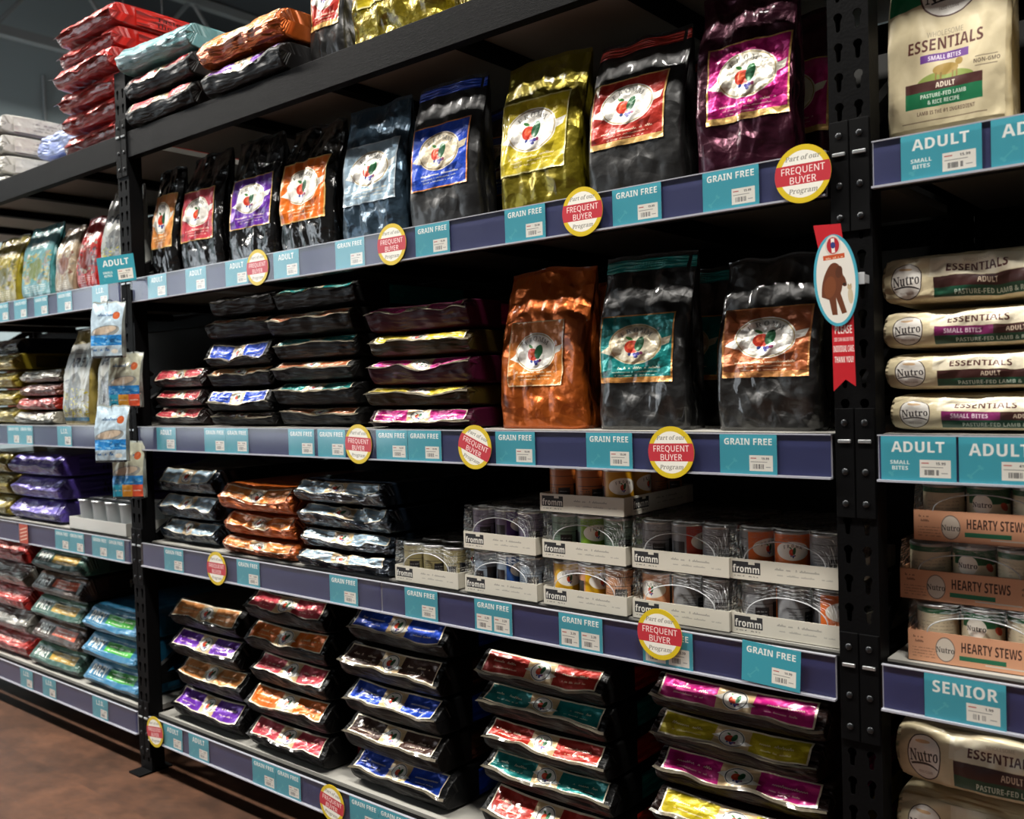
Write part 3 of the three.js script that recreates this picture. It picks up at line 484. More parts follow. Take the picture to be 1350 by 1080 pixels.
// [colour, x0, x1, top, label x0, x1, y0, y1, depth, amp]
const stand1 = [
  ['peach', 0.012, 0.172, 2.03, -0.012, 0.139, 1.764, 1.944, 0.085, 0.007], ['pink', 0.19, 0.425, 2.045, 0.199, 0.385, 1.765, 1.927, 0.085, 0.007], ['purple', 0.456, 0.703, 2.045, 0.468, 0.692, 1.77, 1.922, 0.1, 0.007], ['orange', 0.712, 0.963, 2.035, 0.723, 0.932, 1.755, 1.93, 0.1, 0.009],
  ['slate', 0.981, 1.235, 2.03, 1.005, 1.213, 1.766, 1.925, 0.1, 0.007], ['blue', 1.245, 1.494, 2.035, 1.262, 1.461, 1.765, 1.926, 0.09, 0.0035], ['gold', 1.543, 1.788, 2.022, 1.548, 1.745, 1.755, 1.926, 0.1, 0.006], ['red', 1.794, 2.036, 2.01, 1.81, 1.997, 1.77, 1.913, 0.1, 0.005], ['magenta', 2.056, 2.268, 2.035, 2.09, 2.262, 1.768, 1.921, 0.09, 0.008],
];
for (const [k, x0, x1, top, a, b, c, d, dep, amp] of stand1) {
  const w = x1 - x0, x = (x0 + x1) / 2, o = { amp, box: [clamp((a + b) / 2 - x, -w * 0.06, w * 0.06), c - Y0, Math.min(b - a, w * 0.84), d - c], header: k === 'blue' || k === 'red' ? headers[k] : null, bend: rr(0.01, 0.03), neck: rr(0.2, 0.8), group: 'bags standing on the upper shelf' };
  const foil = ['slate', 'gold', 'magenta'].includes(k) ? K[k][2] + ' foil' : 'black film';
  standingBag(k, `${foil} food bag with ${K[k][2]} label, upper shelf front row`, x, Y0, -0.062 - dep / 2, w, top - Y0, dep, o);
  if (k !== 'peach') standingBag(k, `${foil} food bag half hidden behind the ${K[k][2]} label bag`, x + (k === 'magenta' ? 0.0 : 0.015), Y0, -0.25 - dep / 2, w * 0.96, top - Y0 - rr(0, 0.03), dep, { ...o, group: 'bags in the second row of the upper shelf' });
}
for (const [k, x0, x1, top, a, b, c, d, dep, amp, words] of [['copper', 1.525, 1.78, 1.54, 1.567, 1.722, 1.272, 1.42, 0.12, 0.009, 'copper orange foil'], ['teal', 1.805, 2.035, 1.545, 1.819, 2.005, 1.274, 1.416, 0.11, 0.006, 'matt black'], ['brown', 2.088, 2.31, 1.512, 2.108, 2.29, 1.277, 1.41, 0.12, 0.008, 'glossy black']]) {
  const w = x1 - x0, x = (x0 + x1) / 2, o = { amp, box: [(a + b) / 2 - x, c - Y1, Math.min(b - a, w * 0.86), d - c], header: k === 'teal' ? headers.teal : null, bend: 0.02, neck: 0.3, group: 'bags standing on the second shelf' };
  standingBag(k, `${words} food bag with ${K[k][2]} label standing on the second shelf`, x, Y1, -0.06 - dep / 2, w, top - Y1, dep, o);
  standingBag(k, `${words} bag half hidden behind the ${K[k][2]} label bag, second shelf`, x + 0.01, Y1, -0.24 - dep / 2, w * 0.95, top - Y1 - 0.02, dep, { ...o, group: 'bags in the second row of the second shelf' });
}

// ------------------------------------------------------------------ lying bags
function lieShape(w, t, L, seed, o = {}) {
  const d = o.slope ?? t * 0.52, lip = o.lip ?? 0.5, amp = o.amp ?? 0.005, blunt = o.blunt, p = o.p ?? 18, tt = t * 0.985;
  const pts = blunt ? [[-L, 0.5], [-L + 0.02, 0.9], [-0.6 * L, 1], [-0.04, 1], [-0.007, 0.93], [0, 0.68], [0, 0.3], [-0.008, 0.05], [-0.6 * L, 0], [-L + 0.02, 0.1], [-L, 0.5]]
    : [[-L, 0.5], [-L + 0.02, 0.9], [-0.6 * L, 1], [-d - 0.03, 1], [-d, 0.97], [0, lip], [-0.1 * t, lip * 0.42], [-0.3 * t, 0.015], [-0.6 * L, 0], [-L + 0.02, 0.1], [-L, 0.5]];
  const br = blunt ? [0, 0.04, 0.14, 0.27, 0.36, 0.51, 0.62, 0.74, 0.88, 0.96, 1] : [0, 0.04, 0.14, 0.27, 0.33, 0.56, 0.68, 0.77, 0.88, 0.96, 1], LIP = 0.56;
  const poly = (q) => { q = clamp(q); let i = 0; while (i < 9 && q > br[i + 1]) i++; const f = (q - br[i]) / (br[i + 1] - br[i]); return [mix(pts[i][0], pts[i + 1][0], f), mix(pts[i][1], pts[i + 1][1], f) * tt]; };
  const prof = (q) => { const e = blunt ? 0.035 : 0.03 * clamp(Math.abs(q - LIP) / 0.06 - 0.2), k = Math.min(e, q, 1 - q); let z = 0, y = 0; for (const s of [-1, -0.5, 0, 0.5, 1]) { const r = poly(q + s * k); z += r[0] / 5; y += r[1] / 5; } return [z, y]; };
  const surf = (s, q) => {
    let [z, y] = prof(q); const e = Math.pow(Math.max(0, 1 - Math.pow(Math.abs(s), p)), 1 / p), ym = tt * (blunt ? 0.5 : mix(0.5, lip, smooth(-0.2, 0, z)));
    y = ym + (y - ym) * e; z -= (1 - e) * 0.02 * smooth(-0.3, 0, z);
    const win = smooth(0.24, 0.38, q) * (1 - smooth(0.68, 0.78, q)), lw = Math.exp(-Math.pow((q - LIP) / 0.07, 2));
    const n = amp * win * e * (ridged(s * w * 7 + seed * 2.3, q * 3.4 + seed, seed) + 0.7 * N3(s * 2.4 + seed, q * 5, seed * 0.7));
    z += n * 0.7 + (blunt ? 0 : 0.008 * N3(s * 1.7 + seed, seed, 2.2) * win); y += n * 0.55 * (q < LIP ? 1 : 0.5) - Math.max(0, n) * 0.2;
    y += (blunt ? 0.1 : 1) * Math.min(t * 0.16, (o.wave ?? 0.014)) * (N3(s * 1.6 + seed * 1.9, seed, 7.7) + 0.4 * N3(s * 4 + seed, 1.1, seed)) * lw * e;
    const sag = (o.sag ?? 0.06) * t * win * e * (1 - s * s) * (q < LIP ? 1 : 0.2); y -= sag;
    const x = w / 2 * s * (1 + 0.012 * lw) + 0.004 * N3(z * 8, seed, y * 10) * Math.abs(s);
    return [x, Math.max(0.0004, Math.min(y, tt)), z];
  };
  const cosS = (u) => Math.sin((u - 0.5) * Math.PI);
  const body = grid((u, q) => surf(cosS(u), q), 52, 50, w, L * 2 + t);
  const side = (h, z, off) => { const a = Math.pow(Math.max(0, 1 - Math.pow(Math.abs(h), p)), 1 / p); return [w / 2 * a + off + 0.0035, tt / 2 * (1 + h), z]; };
  return { surf, body, side, LIP };
}
const wildM = {}; function wm(key, f) { return wildM[key] || (wildM[key] = f()); }
function lyingBag(name, label, x, y, z, w, t, L, o = {}) {
  const seed = bagSeed++ * 1.37, sh = lieShape(w, t, L, seed, o), g = thing(name, label, 'food bag', [x, y, z], o.turn || 0, o.group);
  mesh('film_body', sh.body, o.film, g);
  if (o.end) {
    const [q0, q1] = o.blunt ? [0.37, 0.73] : [o.q0 ?? 0.345, 0.548], es = o.es || [-0.9, 0.9];
    const e = patch(sh.surf, es[0], es[1], q1, q0, 36, 14, 0.0018, -1); mesh('end_label', e, o.end, g);
  }
  if (o.seal) mesh('end_seal', grid((i, j) => { const s = mix(-1, 1, i), p = sh.surf(s * 0.985, sh.LIP), n = N3(s * 2.2 + seed, 3.3, seed), l = (o.sealLen || 0.007) * j; return [p[0] * (1 + 0.02 * j), p[1] - l * (0.45 + 0.5 * n) + 0.0012, p[2] + l * 0.85 - 0.001]; }, 40, 3), o.seal, g);
  if (o.side) mesh('side_label', grid((i, j) => sh.side(mix(-0.72, 0.72, j), mix(o.sz ? o.sz[0] : -0.13, o.sz ? o.sz[1] : -L * 0.72, i), 0.001), 12, 8), o.side, g);
  return g;
}
const ord = ['lowest', 'second up', 'third up', 'fourth up', 'fifth up', 'sixth up'];
// a stack of foil ended bags, listed from the shelf up: [colour, top y]
function foilStack(list, x, w, base, z, where, group, o = {}) {
  let y = base + 0.001;
  list.forEach(([k, top, oo = {}], i) => {
    const t = top - y - 0.001, q = { ...o, ...oo }, shade = q.body || k;
    lyingBag('lying_food_bag', q.label || (['slate', 'copper'].includes(k) ? `${K[k][2]} foil bag, ${ord[i]} in ${where}` : `black bag, ${K[k][2]} end label, ${ord[i]} in ${where}`), x + rr(-0.006, 0.006) + (q.dx || 0), y, z + rr(-0.012, 0.012) + (q.dz || 0), w - 0.012 + rr(-0.012, 0.006), t, q.L || 0.6,
      { film: bodyLie(shade), end: q.bare ? null : endMat(k), seal: q.seal === null ? null : q.seal || sealMat, side: k === 'slate' ? null : plainMat(k), turn: rr(-0.012, 0.012), group, slope: t * (q.slopeK || 0.5), ...q });
    y = top;
  });
}
const pitch = (base, step, ks) => ks.map((k, i) => [...(Array.isArray(k) ? [k[0]] : [k]), base + step * (i + 1), ...(Array.isArray(k) ? [k[1]] : [])]);
// bottom shelf
const B = S[3], bottomGroup = 'bags stacked on the bottom shelf';
foilStack([['purple', 0.305], ['peach', 0.405], ['purple', 0.505], ['peach', 0.6, { body: 'cocoa' }]], 0.275, 0.39, B, -0.04, 'bottom stack beside the pouch upright', bottomGroup, { seal: darkSeal, amp: 0.006 });
foilStack(pitch(B, 0.097, ['pink', 'orange', 'pink', 'orange', 'pink']), 0.695, 0.38, B, -0.035, 'bottom stack of pink and orange ends', bottomGroup, { seal: darkSeal, amp: 0.006 });
foilStack(pitch(B, 0.098, ['blue', 'cocoa', 'blue', 'cocoa', ['blue', { dx: 0.015, dz: -0.02 }]]), 1.15, 0.375, B, -0.035, 'bottom stack of blue and brown ends', bottomGroup, { amp: 0.0045 });
foilStack([['red', 0.318], ['teal', 0.4], ['red', 0.482], ['teal', 0.565], ['red', 0.65]], 1.64, 0.375, B, -0.04, 'bottom stack of red and teal ends', bottomGroup, { amp: 0.005 });
foilStack(pitch(B, 0.0795, ['magenta', 'gold', 'magenta', 'gold', 'magenta', 'magenta']).map((r, i) => i === 5 ? ['magenta', r[1], { z: 0, dz: -0.01 }] : r).map((r, i) => [['gold', 'magenta', 'gold', 'magenta', 'gold', 'magenta'][i], r[1]]), 2.12, 0.37, B, -0.045, 'bottom stack of magenta and gold ends', bottomGroup, { amp: 0.006, wave: 0.02, film: filmMat(0x1c0c08, { rough: 0.45, coat: 0.1, spec: 0.5 }) });
// second shelf
const secondGroup = 'bags stacked on the second shelf', S2 = S[1];
foilStack([['pink', 1.238], ['pink', 1.298], ['pink', 1.366]], 0.165, 0.29, S2, -0.05, 'short all pink stack on the second shelf', secondGroup, { amp: 0.006, film: filmMat(0x1c0708, { rough: 0.35, coat: 0.3 }), seal: null });
foilStack([['cocoa', 1.22], ['blue', 1.29, { lip: 0.42, slopeK: 0.3 }], ['peach', 1.358], ['blue', 1.44, { lip: 0.35, slopeK: 0.3, sag: 0.16 }], ['brown', 1.51], ['cocoa', 1.584, { bare: true }]], 0.522, 0.338, S2, -0.04, 'second shelf stack with two blue ends', secondGroup, { amp: 0.006, lip: 0.7 });
foilStack([['brown', 1.233], ['teal', 1.303], ['brown', 1.364], ['teal', 1.431], ['brown', 1.503], ['teal', 1.578]], 0.88, 0.36, S2, -0.035, 'second shelf stack with three teal ends', secondGroup, { amp: 0.005, lip: 0.72 });
foilStack([['magenta', 1.228, { lip: 0.34, slopeK: 0.3 }], ['gold', 1.282], ['magenta', 1.355], ['gold', 1.417], ['magenta', 1.492]], 1.29, 0.37, S2, -0.04, 'second shelf stack beside the copper bag', secondGroup, { amp: 0.007, lip: 0.7 });
// third shelf
const thirdGroup = 'bags stacked on the third shelf', S3 = S[2];
foilStack([['slate', 0.867], ['slate', 0.952], ['slate', 1.04]], 0.195, 0.345, S3, -0.035, 'third shelf stack beside the pouch upright', thirdGroup, { amp: 0.009, film: filmMat(0x1c2733, { metal: 0.5, rough: 0.25, bump: 0.008 }), seal: null });
foilStack([['copper', 0.842], ['copper', 0.918], ['copper', 1.005]], 0.598, 0.366, S3, -0.03, 'third shelf stack of copper bags', thirdGroup, { amp: 0.012, wave: 0.034, lip: 0.5, slopeK: 0.42, sag: 0.16, seal: null });
foilStack([['slate', 0.838], ['slate', 0.895], ['slate', 0.966], ['slate', 1.033]], 0.99, 0.376, S3, -0.02, 'third shelf stack beside the can trays', thirdGroup, { amp: 0.012, lip: 0.5, slopeK: 0.42, wave: 0.02, film: filmMat(0x1a2430, { metal: 0.55, rough: 0.22, bump: 0.009 }), seal: null });
// top shelf
const topGroup = 'bags piled on the top shelf';
foilStack([['pink', 2.243], ['pink', 2.328], ['slate', 2.415, { turn: 0.06, end: filmMat(0x6fa3a8, { label: true, rough: 0.4 }), film: filmMat(0x5f9499, { rough: 0.35 }), side: filmMat(0x6fa3a8, { label: true }), label: 'pale teal lying bag on top of the pink ended pile on the top shelf' }]], 0.215, 0.4, TOP, 0.02, 'top shelf pile under the pale teal bag', topGroup, { lip: 0.58, slopeK: 0.3, seal: null, amp: 0.005 });
foilStack([['purple', 2.243], ['copper', 2.335, { film: bodyFilm('copper'), label: 'copper orange foil bag lying on the purple ended bag, top shelf' }]], 0.67, 0.41, TOP, 0.015, 'top shelf pile with the copper bag on top', topGroup, { lip: 0.58, slopeK: 0.3, seal: null, amp: 0.006 });
standingBag('red', 'charcoal food bag with red label standing on the top shelf', 0.968, TOP, -0.1, 0.15, 0.38, 0.1, { group: 'bags standing on the top shelf', amp: 0.006 });
standingBag('gold', 'gold foil food bag standing on the top shelf edge', 1.25, TOP, -0.1, 0.36, 0.52, 0.13, { group: 'bags standing on the top shelf', amp: 0.01, film: filmMat(0x8a7a12, { metal: 0.6, rough: 0.25, bump: 0.008 }) });
standingBag('gold', 'gold foil food bag, next to the one on the top shelf edge', 1.63, TOP, -0.1, 0.33, 0.52, 0.13, { group: 'bags standing on the top shelf', amp: 0.01 });

// ------------------------------------------------------------------ the bay of wild game bags
const wildRed = filmMat(0xb01a12, { rough: 0.3, bump: 0.005 }), wildPurple = filmMat(0x4a3a8a, { rough: 0.32 }), wildOlive = filmMat(0x8a7a22, { rough: 0.3, metal: 0.3 });
const wildRedSide = labelMat(wildSide('#b3221a')), wildRedEnd = labelMat(wildEnd('#c02a20', '#e9c9bd'), { strip: true }), wildPurpleSide = labelMat(wildSide('#3d3270', '#15101f')), wildPurpleEnd = labelMat(wildEnd('#6a5ab2', '#d9d2ea'), { strip: true }), wildOliveSide = labelMat(wildSide('#4d431a', '#16130a'));
for (let k = 0; k < 6; k++) lyingBag('lying_food_bag', `red lying food bag, ${ord[k]} in the red pile on the top shelf`, -0.285 + rr(-0.006, 0.006), TOP + 0.001 + k * 0.0785, 0.0 + rr(-0.02, 0.02), 0.39, 0.0765, 0.66, { slope: 0.028, film: wildRed, end: wildRedEnd, side: wildRedSide, sz: [-0.1, -0.45], amp: 0.006, lip: 0.5, wave: 0.012, seal: wildRed, sealLen: 0.02, turn: rr(-0.012, 0.012), group: 'red bags on the top shelf' });
for (let k = 0; k < 4; k++) lyingBag('lying_food_bag', `pale grey lying food bag, ${ord[k]} in the grey pile beyond the lilac bags`, -1.5, TOP + 0.001 + k * 0.088, -0.12, 0.5, 0.086, 0.6, { film: filmMat(0xb0afa8, { rough: 0.5, coat: 0.1 }), end: wm('grey', () => labelMat(greyBagEnd, { strip: true, bump: 0.002 })), side: wm('grey'), sz: [-0.05, -0.4], amp: 0.008, blunt: true, group: 'grey bags on the top shelf' });
for (let k = 0; k < 2; k++) lyingBag('lying_food_bag', `lilac blue lying food bag, ${k ? 'upper' : 'lower'} one beside the red pile`, -0.9, TOP + 0.001 + k * 0.115, -0.2, 0.42, 0.113, 0.5, { film: filmMat(0x7f8fc0, { rough: 0.4 }), amp: 0.012, blunt: true, p: 5, group: 'lilac bags on the top shelf' });
// upper shelf: standing bags
const wildGold = labelMat(wildFront('#8b7d2a', '#5e5a28', '#a79a4a')), wildTeal = labelMat(wildFront('#5c8f92', '#6d7a4a', '#a69a58')), wildTan = labelMat(wildFront('#9a8a72', '#7b5648', '#b3a895')), wildRose = labelMat(wildFront('#a3221f', '#6e2a22', '#57363f')), game = labelMat(preyFront(['#8f9a2c', '#b3a92e', '#5f6a30'])), gameGold = labelMat(preyFront(['#9a8f2a', '#b7ad36', '#6a6420']));
for (const [x0, x1, top, film, lm, words, dz] of [[-1.62, -1.32, 1.95, 0x8a7d22, wildGold, 'second gold animal print bag beyond the first'], [-1.3, -1.0, 1.955, 0x8a7d22, wildGold, 'gold edged animal print food bag'], [-0.985, -0.7, 1.965, 0x3f7d80, wildTeal, 'teal edged animal print food bag'], [-0.695, -0.52, 1.93, 0x8a7660, wildTan, 'tan animal print food bag'], [-0.51, -0.335, 1.945, 0xa01a18, wildRose, 'red animal print food bag'], [-0.328, -0.085, 2.015, 0x9fa19c, game, 'tall grey food bag with running animal and PREY lettering']])
  standingBag('gold', words + ' standing on the upper shelf', (x0 + x1) / 2, Y0, -0.1, x1 - x0, top - Y0, 0.09, { film: filmMat(film, { rough: 0.25, bump: 0.005 }), labelMat: lm, box: [0, 0.02, (x1 - x0) * 0.9, (top - Y0) * 0.83], amp: 0.007, group: 'animal print bags on the upper shelf' });
// second shelf
for (let k = 0; k < 4; k++) lyingBag('lying_food_bag', `olive gold lying food bag, ${ord[k]} in the pile on the second shelf`, -1.27, S2 + 0.001 + k * 0.074, -0.04, 0.42, 0.072, 0.6, { film: wildOlive, end: wm('oliveEnd', () => labelMat(wildEnd('#8f8130', '#e0d6a8'))), side: wildOliveSide, sz: [-0.1, -0.5], amp: 0.009, group: 'olive bags on the second shelf' });
[['silver', 0x9a978c, 0], ['red', 0x8e1a14, 1], ['brown and silver', 0x5b3026, 2], ['silver grey', 0x8f8d84, 3]].forEach(([n, c, k]) => lyingBag('small_food_bag', `small ${n} food bag, ${ord[k]} in the pile beside the gold game bag`, -0.86, S2 + 0.001 + k * 0.055, -0.03 - 0.01 * k, 0.34, 0.053, 0.4, { film: filmMat(c, { rough: 0.3, metal: 0.3, bump: 0.006 }), end: filmMat(c, { label: true, metal: 0.4 }), amp: 0.008, group: 'small bags on the second shelf' }));
standingBag('gold', 'gold standing food bag with animal and PREY lettering', -0.53, S2, -0.1, 0.23, 0.36, 0.11, { film: filmMat(0x8a7a3a, { rough: 0.35 }), labelMat: gameGold, box: [0, 0.015, 0.2, 0.29], amp: 0.006 });
standingBag('slate', 'silver grey standing food bag behind the hanging pouches', -0.275, S2, -0.1, 0.22, 0.355, 0.11, { film: filmMat(0x8f9290, { rough: 0.35, metal: 0.3 }), labelMat: wm('greyStand', () => labelMat(preyFront(['#8d8f8a', '#6f726f', '#4f5552']))), box: [0, 0.015, 0.19, 0.29], amp: 0.006 });
single('carton', rbox(0.24, 0.36, 0.2, 0.004), new THREE.MeshStandardMaterial({ color: 0xb5562a, roughness: 0.7 }), 'orange carton at the back of the second shelf', 'carton', [-2.27, S2 + 0.181, -0.66]);
single('carton', rbox(0.28, 0.38, 0.2, 0.004), new THREE.MeshStandardMaterial({ color: 0x9aa0a0, roughness: 0.7 }), 'pale grey carton at the back of the second shelf', 'carton', [-1.98, S2 + 0.191, -0.66]);
lyingBag('lying_food_bag', 'dark navy food bag lying on the olive gold pile', -1.4, S2 + 0.299, -0.12, 0.4, 0.07, 0.4, { film: filmMat(0x12182a), amp: 0.006 });
// third shelf
for (let k = 0; k < 3; k++) lyingBag('lying_food_bag', `purple lying food bag, ${ord[k]} in the purple stack on the third shelf`, -0.9, S3 + 0.001 + k * 0.091, -0.035, 0.43, 0.089, 0.66, { film: wildPurple, end: wildPurpleEnd, side: wildPurpleSide, sz: [-0.09, -0.5], amp: 0.007, group: 'purple bags on the third shelf' });
for (let k = 0; k < 3; k++) lyingBag('lying_food_bag', `olive gold lying food bag, ${ord[k]} in the olive stack past the purple bags`, -1.36, S3 + 0.001 + k * 0.091, -0.035, 0.42, 0.089, 0.6, { film: wildOlive, end: wm('oliveEnd'), amp: 0.008, group: 'olive bags on the third shelf' });
// bottom shelf
const gameBlue = filmMat(0x1d5f80, { rough: 0.4, coat: 0.3 }), gameGreen = filmMat(0x2c4a3e, { rough: 0.45, coat: 0.2 }), gameBrown = filmMat(0x2e1d14, { rough: 0.45, coat: 0.2 });
const blueStrip = labelMat(preyStrip('#2b6f94', '#37a52a', '#4a93b5'), { bump: 0.002 }), greenStrip = labelMat(preyStrip('#33564a', '#b8943a', '#5f8f78'), { bump: 0.002 }), brownStrip = labelMat(preyStrip('#38241a', '#cf5a34', '#6a4a34'), { bump: 0.002 });
const blueSide = labelMat(preySide('#1a4f6b')), greenSide = labelMat(preySide('#22352d')), brownSide = labelMat(preySide('#221610'));
const gameEnd = { lip: 0.3, p: 10, amp: 0.004, wave: 0.006, q0: 0.34, es: [-0.94, 0.94], seal: null, sz: [-0.12, -0.48] };
for (let k = 0; k < 3; k++) lyingBag('lying_food_bag', `blue lying food bag with green band, ${ord[k]} in the blue stack`, -0.355 + rr(-0.01, 0.01), B + 0.001 + k * 0.102, -0.04, 0.39, 0.1, 0.6, { film: gameBlue, end: blueStrip, side: blueSide, group: 'blue game bags on the bottom shelf', ...gameEnd });
[0, 1, 0, 1, 0].forEach((b, k) => lyingBag('lying_food_bag', `${b ? 'brown' : 'green'} lying game food bag with ${b ? 'orange' : 'yellow'} band, ${ord[k]} in its stack`, -0.8 + k * 0.012, B + 0.001 + k * 0.098, -0.04, 0.41, 0.096, 0.62, { film: b ? gameBrown : gameGreen, end: b ? brownStrip : greenStrip, side: b ? brownSide : greenSide, group: 'green and brown game bags on the bottom shelf', ...gameEnd }));
[0, 1, 0, 1, 0].forEach((b, k) => lyingBag('lying_food_bag', `${b ? 'silver grey' : 'red'} lying food bag, ${ord[k]} in the red and silver stack`, -1.25, B + 0.001 + k * 0.098, -0.04, 0.42, 0.096, 0.6, { film: filmMat(b ? 0x77766f : 0xa32620, { rough: 0.3, metal: 0.25, bump: 0.006 }), end: wm('rs' + b, () => labelMat(wildEnd(b ? '#85847c' : '#ae3128', b ? '#4a4944' : '#e4bcb0'))), amp: 0.008, group: 'red and silver bags on the bottom shelf' }));

// ------------------------------------------------------------------ cans and shrink wrapped trays
const CR = 0.0338, CP = 0.07;
function canParts(h, r = CR) {
  const bodyG = new THREE.CylinderGeometry(r, r, h * 0.94, 28, 1, true); bodyG.translate(0, h / 2, 0);
  const rim = (y, s) => [new THREE.Vector2(0.0001, y + s * 0.002), new THREE.Vector2(r * 0.86, y + s * 0.002), new THREE.Vector2(r * 0.9, y - s * 0.001), new THREE.Vector2(r * 1.0, y - s * 0.001), new THREE.Vector2(r * 1.02, y + s * 0.001), new THREE.Vector2(r * 1.02, y + s * 0.004), new THREE.Vector2(r * 0.985, y + s * 0.005)];
  const top = new THREE.LatheGeometry([...rim(h * 0.985, -1)], 28), bot = new THREE.LatheGeometry(rim(h * 0.015, 1), 28);
  return [bodyG, top, bot];
}
const canProto = {};
function can(key, map, h, label, group, pos, turn) {
  let p = canProto[key];
  if (!p) { const [a, b, c] = canParts(h); p = canProto[key] = { a, b, c, m: new THREE.MeshPhysicalMaterial({ map, roughness: 0.35, clearcoat: 0.3, clearcoatRoughness: 0.15 }) }; }
  const t = thing('food_can', label, 'can', pos, turn, group);
  mesh('paper_label', p.a, p.m, t); mesh('lid', p.b, M.canRim, t); mesh('can_base', p.c, M.canRim, t);
}
function wrapFilm(w, h, d, tr, seed) {      // clinging film over the cans with an arched opening in front
  const zf = d / 2 - 0.0005, top = h + 0.003, ax = w * 0.36, ay = (top - tr) * 0.62, cy = tr - 0.001, n = (a, b) => 0.0016 * N3(a * 30 + seed, b * 30, seed);
  const parts = [grid((i, j) => {
    const a = Math.PI * (1 - i), c = Math.cos(a), s = Math.max(0.0001, Math.sin(a)), k = Math.min(w / 2 / Math.max(1e-4, Math.abs(c)), (top - cy) / s);
    const ix = ax * c, iy = cy + ay * s, ox = clamp(k * c, -w / 2, w / 2), oy = cy + Math.min(k * s, top - cy), x = mix(ix, ox, j), y = mix(iy, oy, j);
    return [x * (1 - 0.02 * clamp((y - tr) / (top - tr))), y, zf - 0.003 * Math.pow(clamp((y - tr) / (top - tr)), 2) + n(x, y) * j];
  }, 40, 8)];
  parts.push(grid((i, j) => { const x = mix(-w / 2, w / 2, i) * 0.98, z = mix(zf - 0.003, -d / 2 + 0.003, j); return [x, top + n(x, z) * 0.5, z]; }, 14, 16));
  for (const s of [-1, 1]) parts.push(grid((i, j) => { const y = mix(cy, top, j), z = mix(zf - 0.003 * j * j, -d / 2 + 0.003 * j * j, i); return [s * (w / 2) * (1 - 0.02 * j) + n(z, y) * 0.3, y, z]; }, 16, 6));
  const arch = []; for (let k = 0; k <= 20; k++) { const a = Math.PI * k / 20, y = cy + ay * Math.sin(a); arch.push(new THREE.Vector3(ax * Math.cos(a), y, zf + 0.0005 - 0.003 * Math.pow(clamp((y - tr) / (top - tr)), 2))); }
  return [merge(parts), new THREE.TubeGeometry(new THREE.CatmullRomCurve3(arch), 40, 0.0011, 5)];
}
let traySeed = 3;
function tray(name, label, x, y, z, nx, nz, h, o) {    // z is the front face
  const w = nx * 0.0715 + 0.006, d = nz * 0.0715 + 0.006, tr = o.wall, t = thing(name, label, 'can tray', [x, y, z - d / 2], o.turn || 0, o.group), m = o.card || M.card;
  mesh('cardboard_tray', merge([box(w, 0.002, d, 0, 0.001, 0), box(w, tr, 0.002, 0, tr / 2, d / 2 - 0.001), box(w, tr, 0.002, 0, tr / 2, -d / 2 + 0.001), box(0.002, tr, d - 0.004, w / 2 - 0.001, tr / 2, 0), box(0.002, tr, d - 0.004, -w / 2 + 0.001, tr / 2, 0)]), m, t);
  const g = new THREE.PlaneGeometry(w - 0.002, tr - 0.001); g.translate(0, tr / 2, d / 2 + 0.0006); mesh('front_print', g, o.print, t);
  const g2 = new THREE.PlaneGeometry(d * 0.8, tr - 0.001); g2.rotateY(Math.PI / 2); g2.translate(w / 2 + 0.0006, tr / 2, 0); mesh('side_print', g2, o.print, t);
  if (o.film !== false) { const [f, e] = wrapFilm(w - 0.001, h + 0.003, d, tr, traySeed++ * 2.2); const fm = mesh('shrink_wrap', f, M.wrap, t); mesh('wrap_edge', e, M.wrapEdge, fm); }
  const c = Math.cos(o.turn || 0), s = Math.sin(o.turn || 0);
  for (let k = 0; k < nz; k++) for (let i = 0; i < nx; i++) {
    if (!o.full && k > 0 && i < nx - 1) continue;
    const lx = (i - (nx - 1) / 2) * CP, lz = ((nz - 1) / 2 - k) * CP, key = Array.isArray(o.cans) ? o.cans[i % o.cans.length] : o.cans;
    can(key.id, key.map, h - 0.002, key.words + ' can, ' + ['front', 'second', 'third', 'back'][k] + ' row ' + (o.sides || ['pouch side', 'middle', 'ribbon side'])[i] + ', ' + o.canWhere, 'cans in the ' + o.canGroup, [x + lx * c + lz * s, y + 0.0025, z - d / 2 + lz * c - lx * s], (k === 0 && o.turns ? o.turns[i] : rr(0, 6)));
  }
  return [w, d];
}
const whitePrint = new THREE.MeshStandardMaterial({ map: whiteTray, roughness: 0.7 }), stewPrint = new THREE.MeshStandardMaterial({ map: stewTray, roughness: 0.7 });
const canKind = {};
for (const [id, panel, base, words] of [['olive', '#8d8140', '#857c56', 'olive and tan'], ['violet', '#4c2a72', '#6f6580', 'purple and grey'], ['sky', '#2b569c', '#7d8a97', 'blue and grey'], ['green', '#6f9a1d', '#6d8a76', 'green and grey'], ['yellow', '#d6a412', '#c08a66', 'yellow and salmon'], ['amber', '#c78f1a', '#a8602c', 'amber'], ['scarlet', '#c03820', '#85868a', 'red and grey'], ['apricot', '#e0a074', '#808183', 'peach and grey'], ['tangerine', '#e06a1c', '#7f8184', 'orange and grey']]) canKind[id] = { id, words, map: canTex(panel, base) };
canKind.stew = { id: 'stew', words: 'cream and green stew', map: stewCan };
const P = Math.PI, caseGroup = 'white trays of cans on the third shelf', CH = 0.1015;
const wt = (label, x, level, z, kind, turns, full, canWhere, o = {}) => tray('can_tray', label, x, S3 + 0.0012 + level * (CH + 0.0035), z, 3, 4, CH - 0.004, { wall: 0.04, print: whitePrint, cans: canKind[kind], turns, full, group: caseGroup, canWhere, canGroup: canWhere.replace('in the ', ''), ...o });
const bars = -0.87, logo = 2.7;                              // turns that bring the text or the picture of a label to the front
wt('white tray of olive cans with torn wrap on the third shelf', 1.31, 0, -0.03, 'olive', [bars, bars + 0.4, bars - 0.3], true, 'in the tray beside the slate bags');
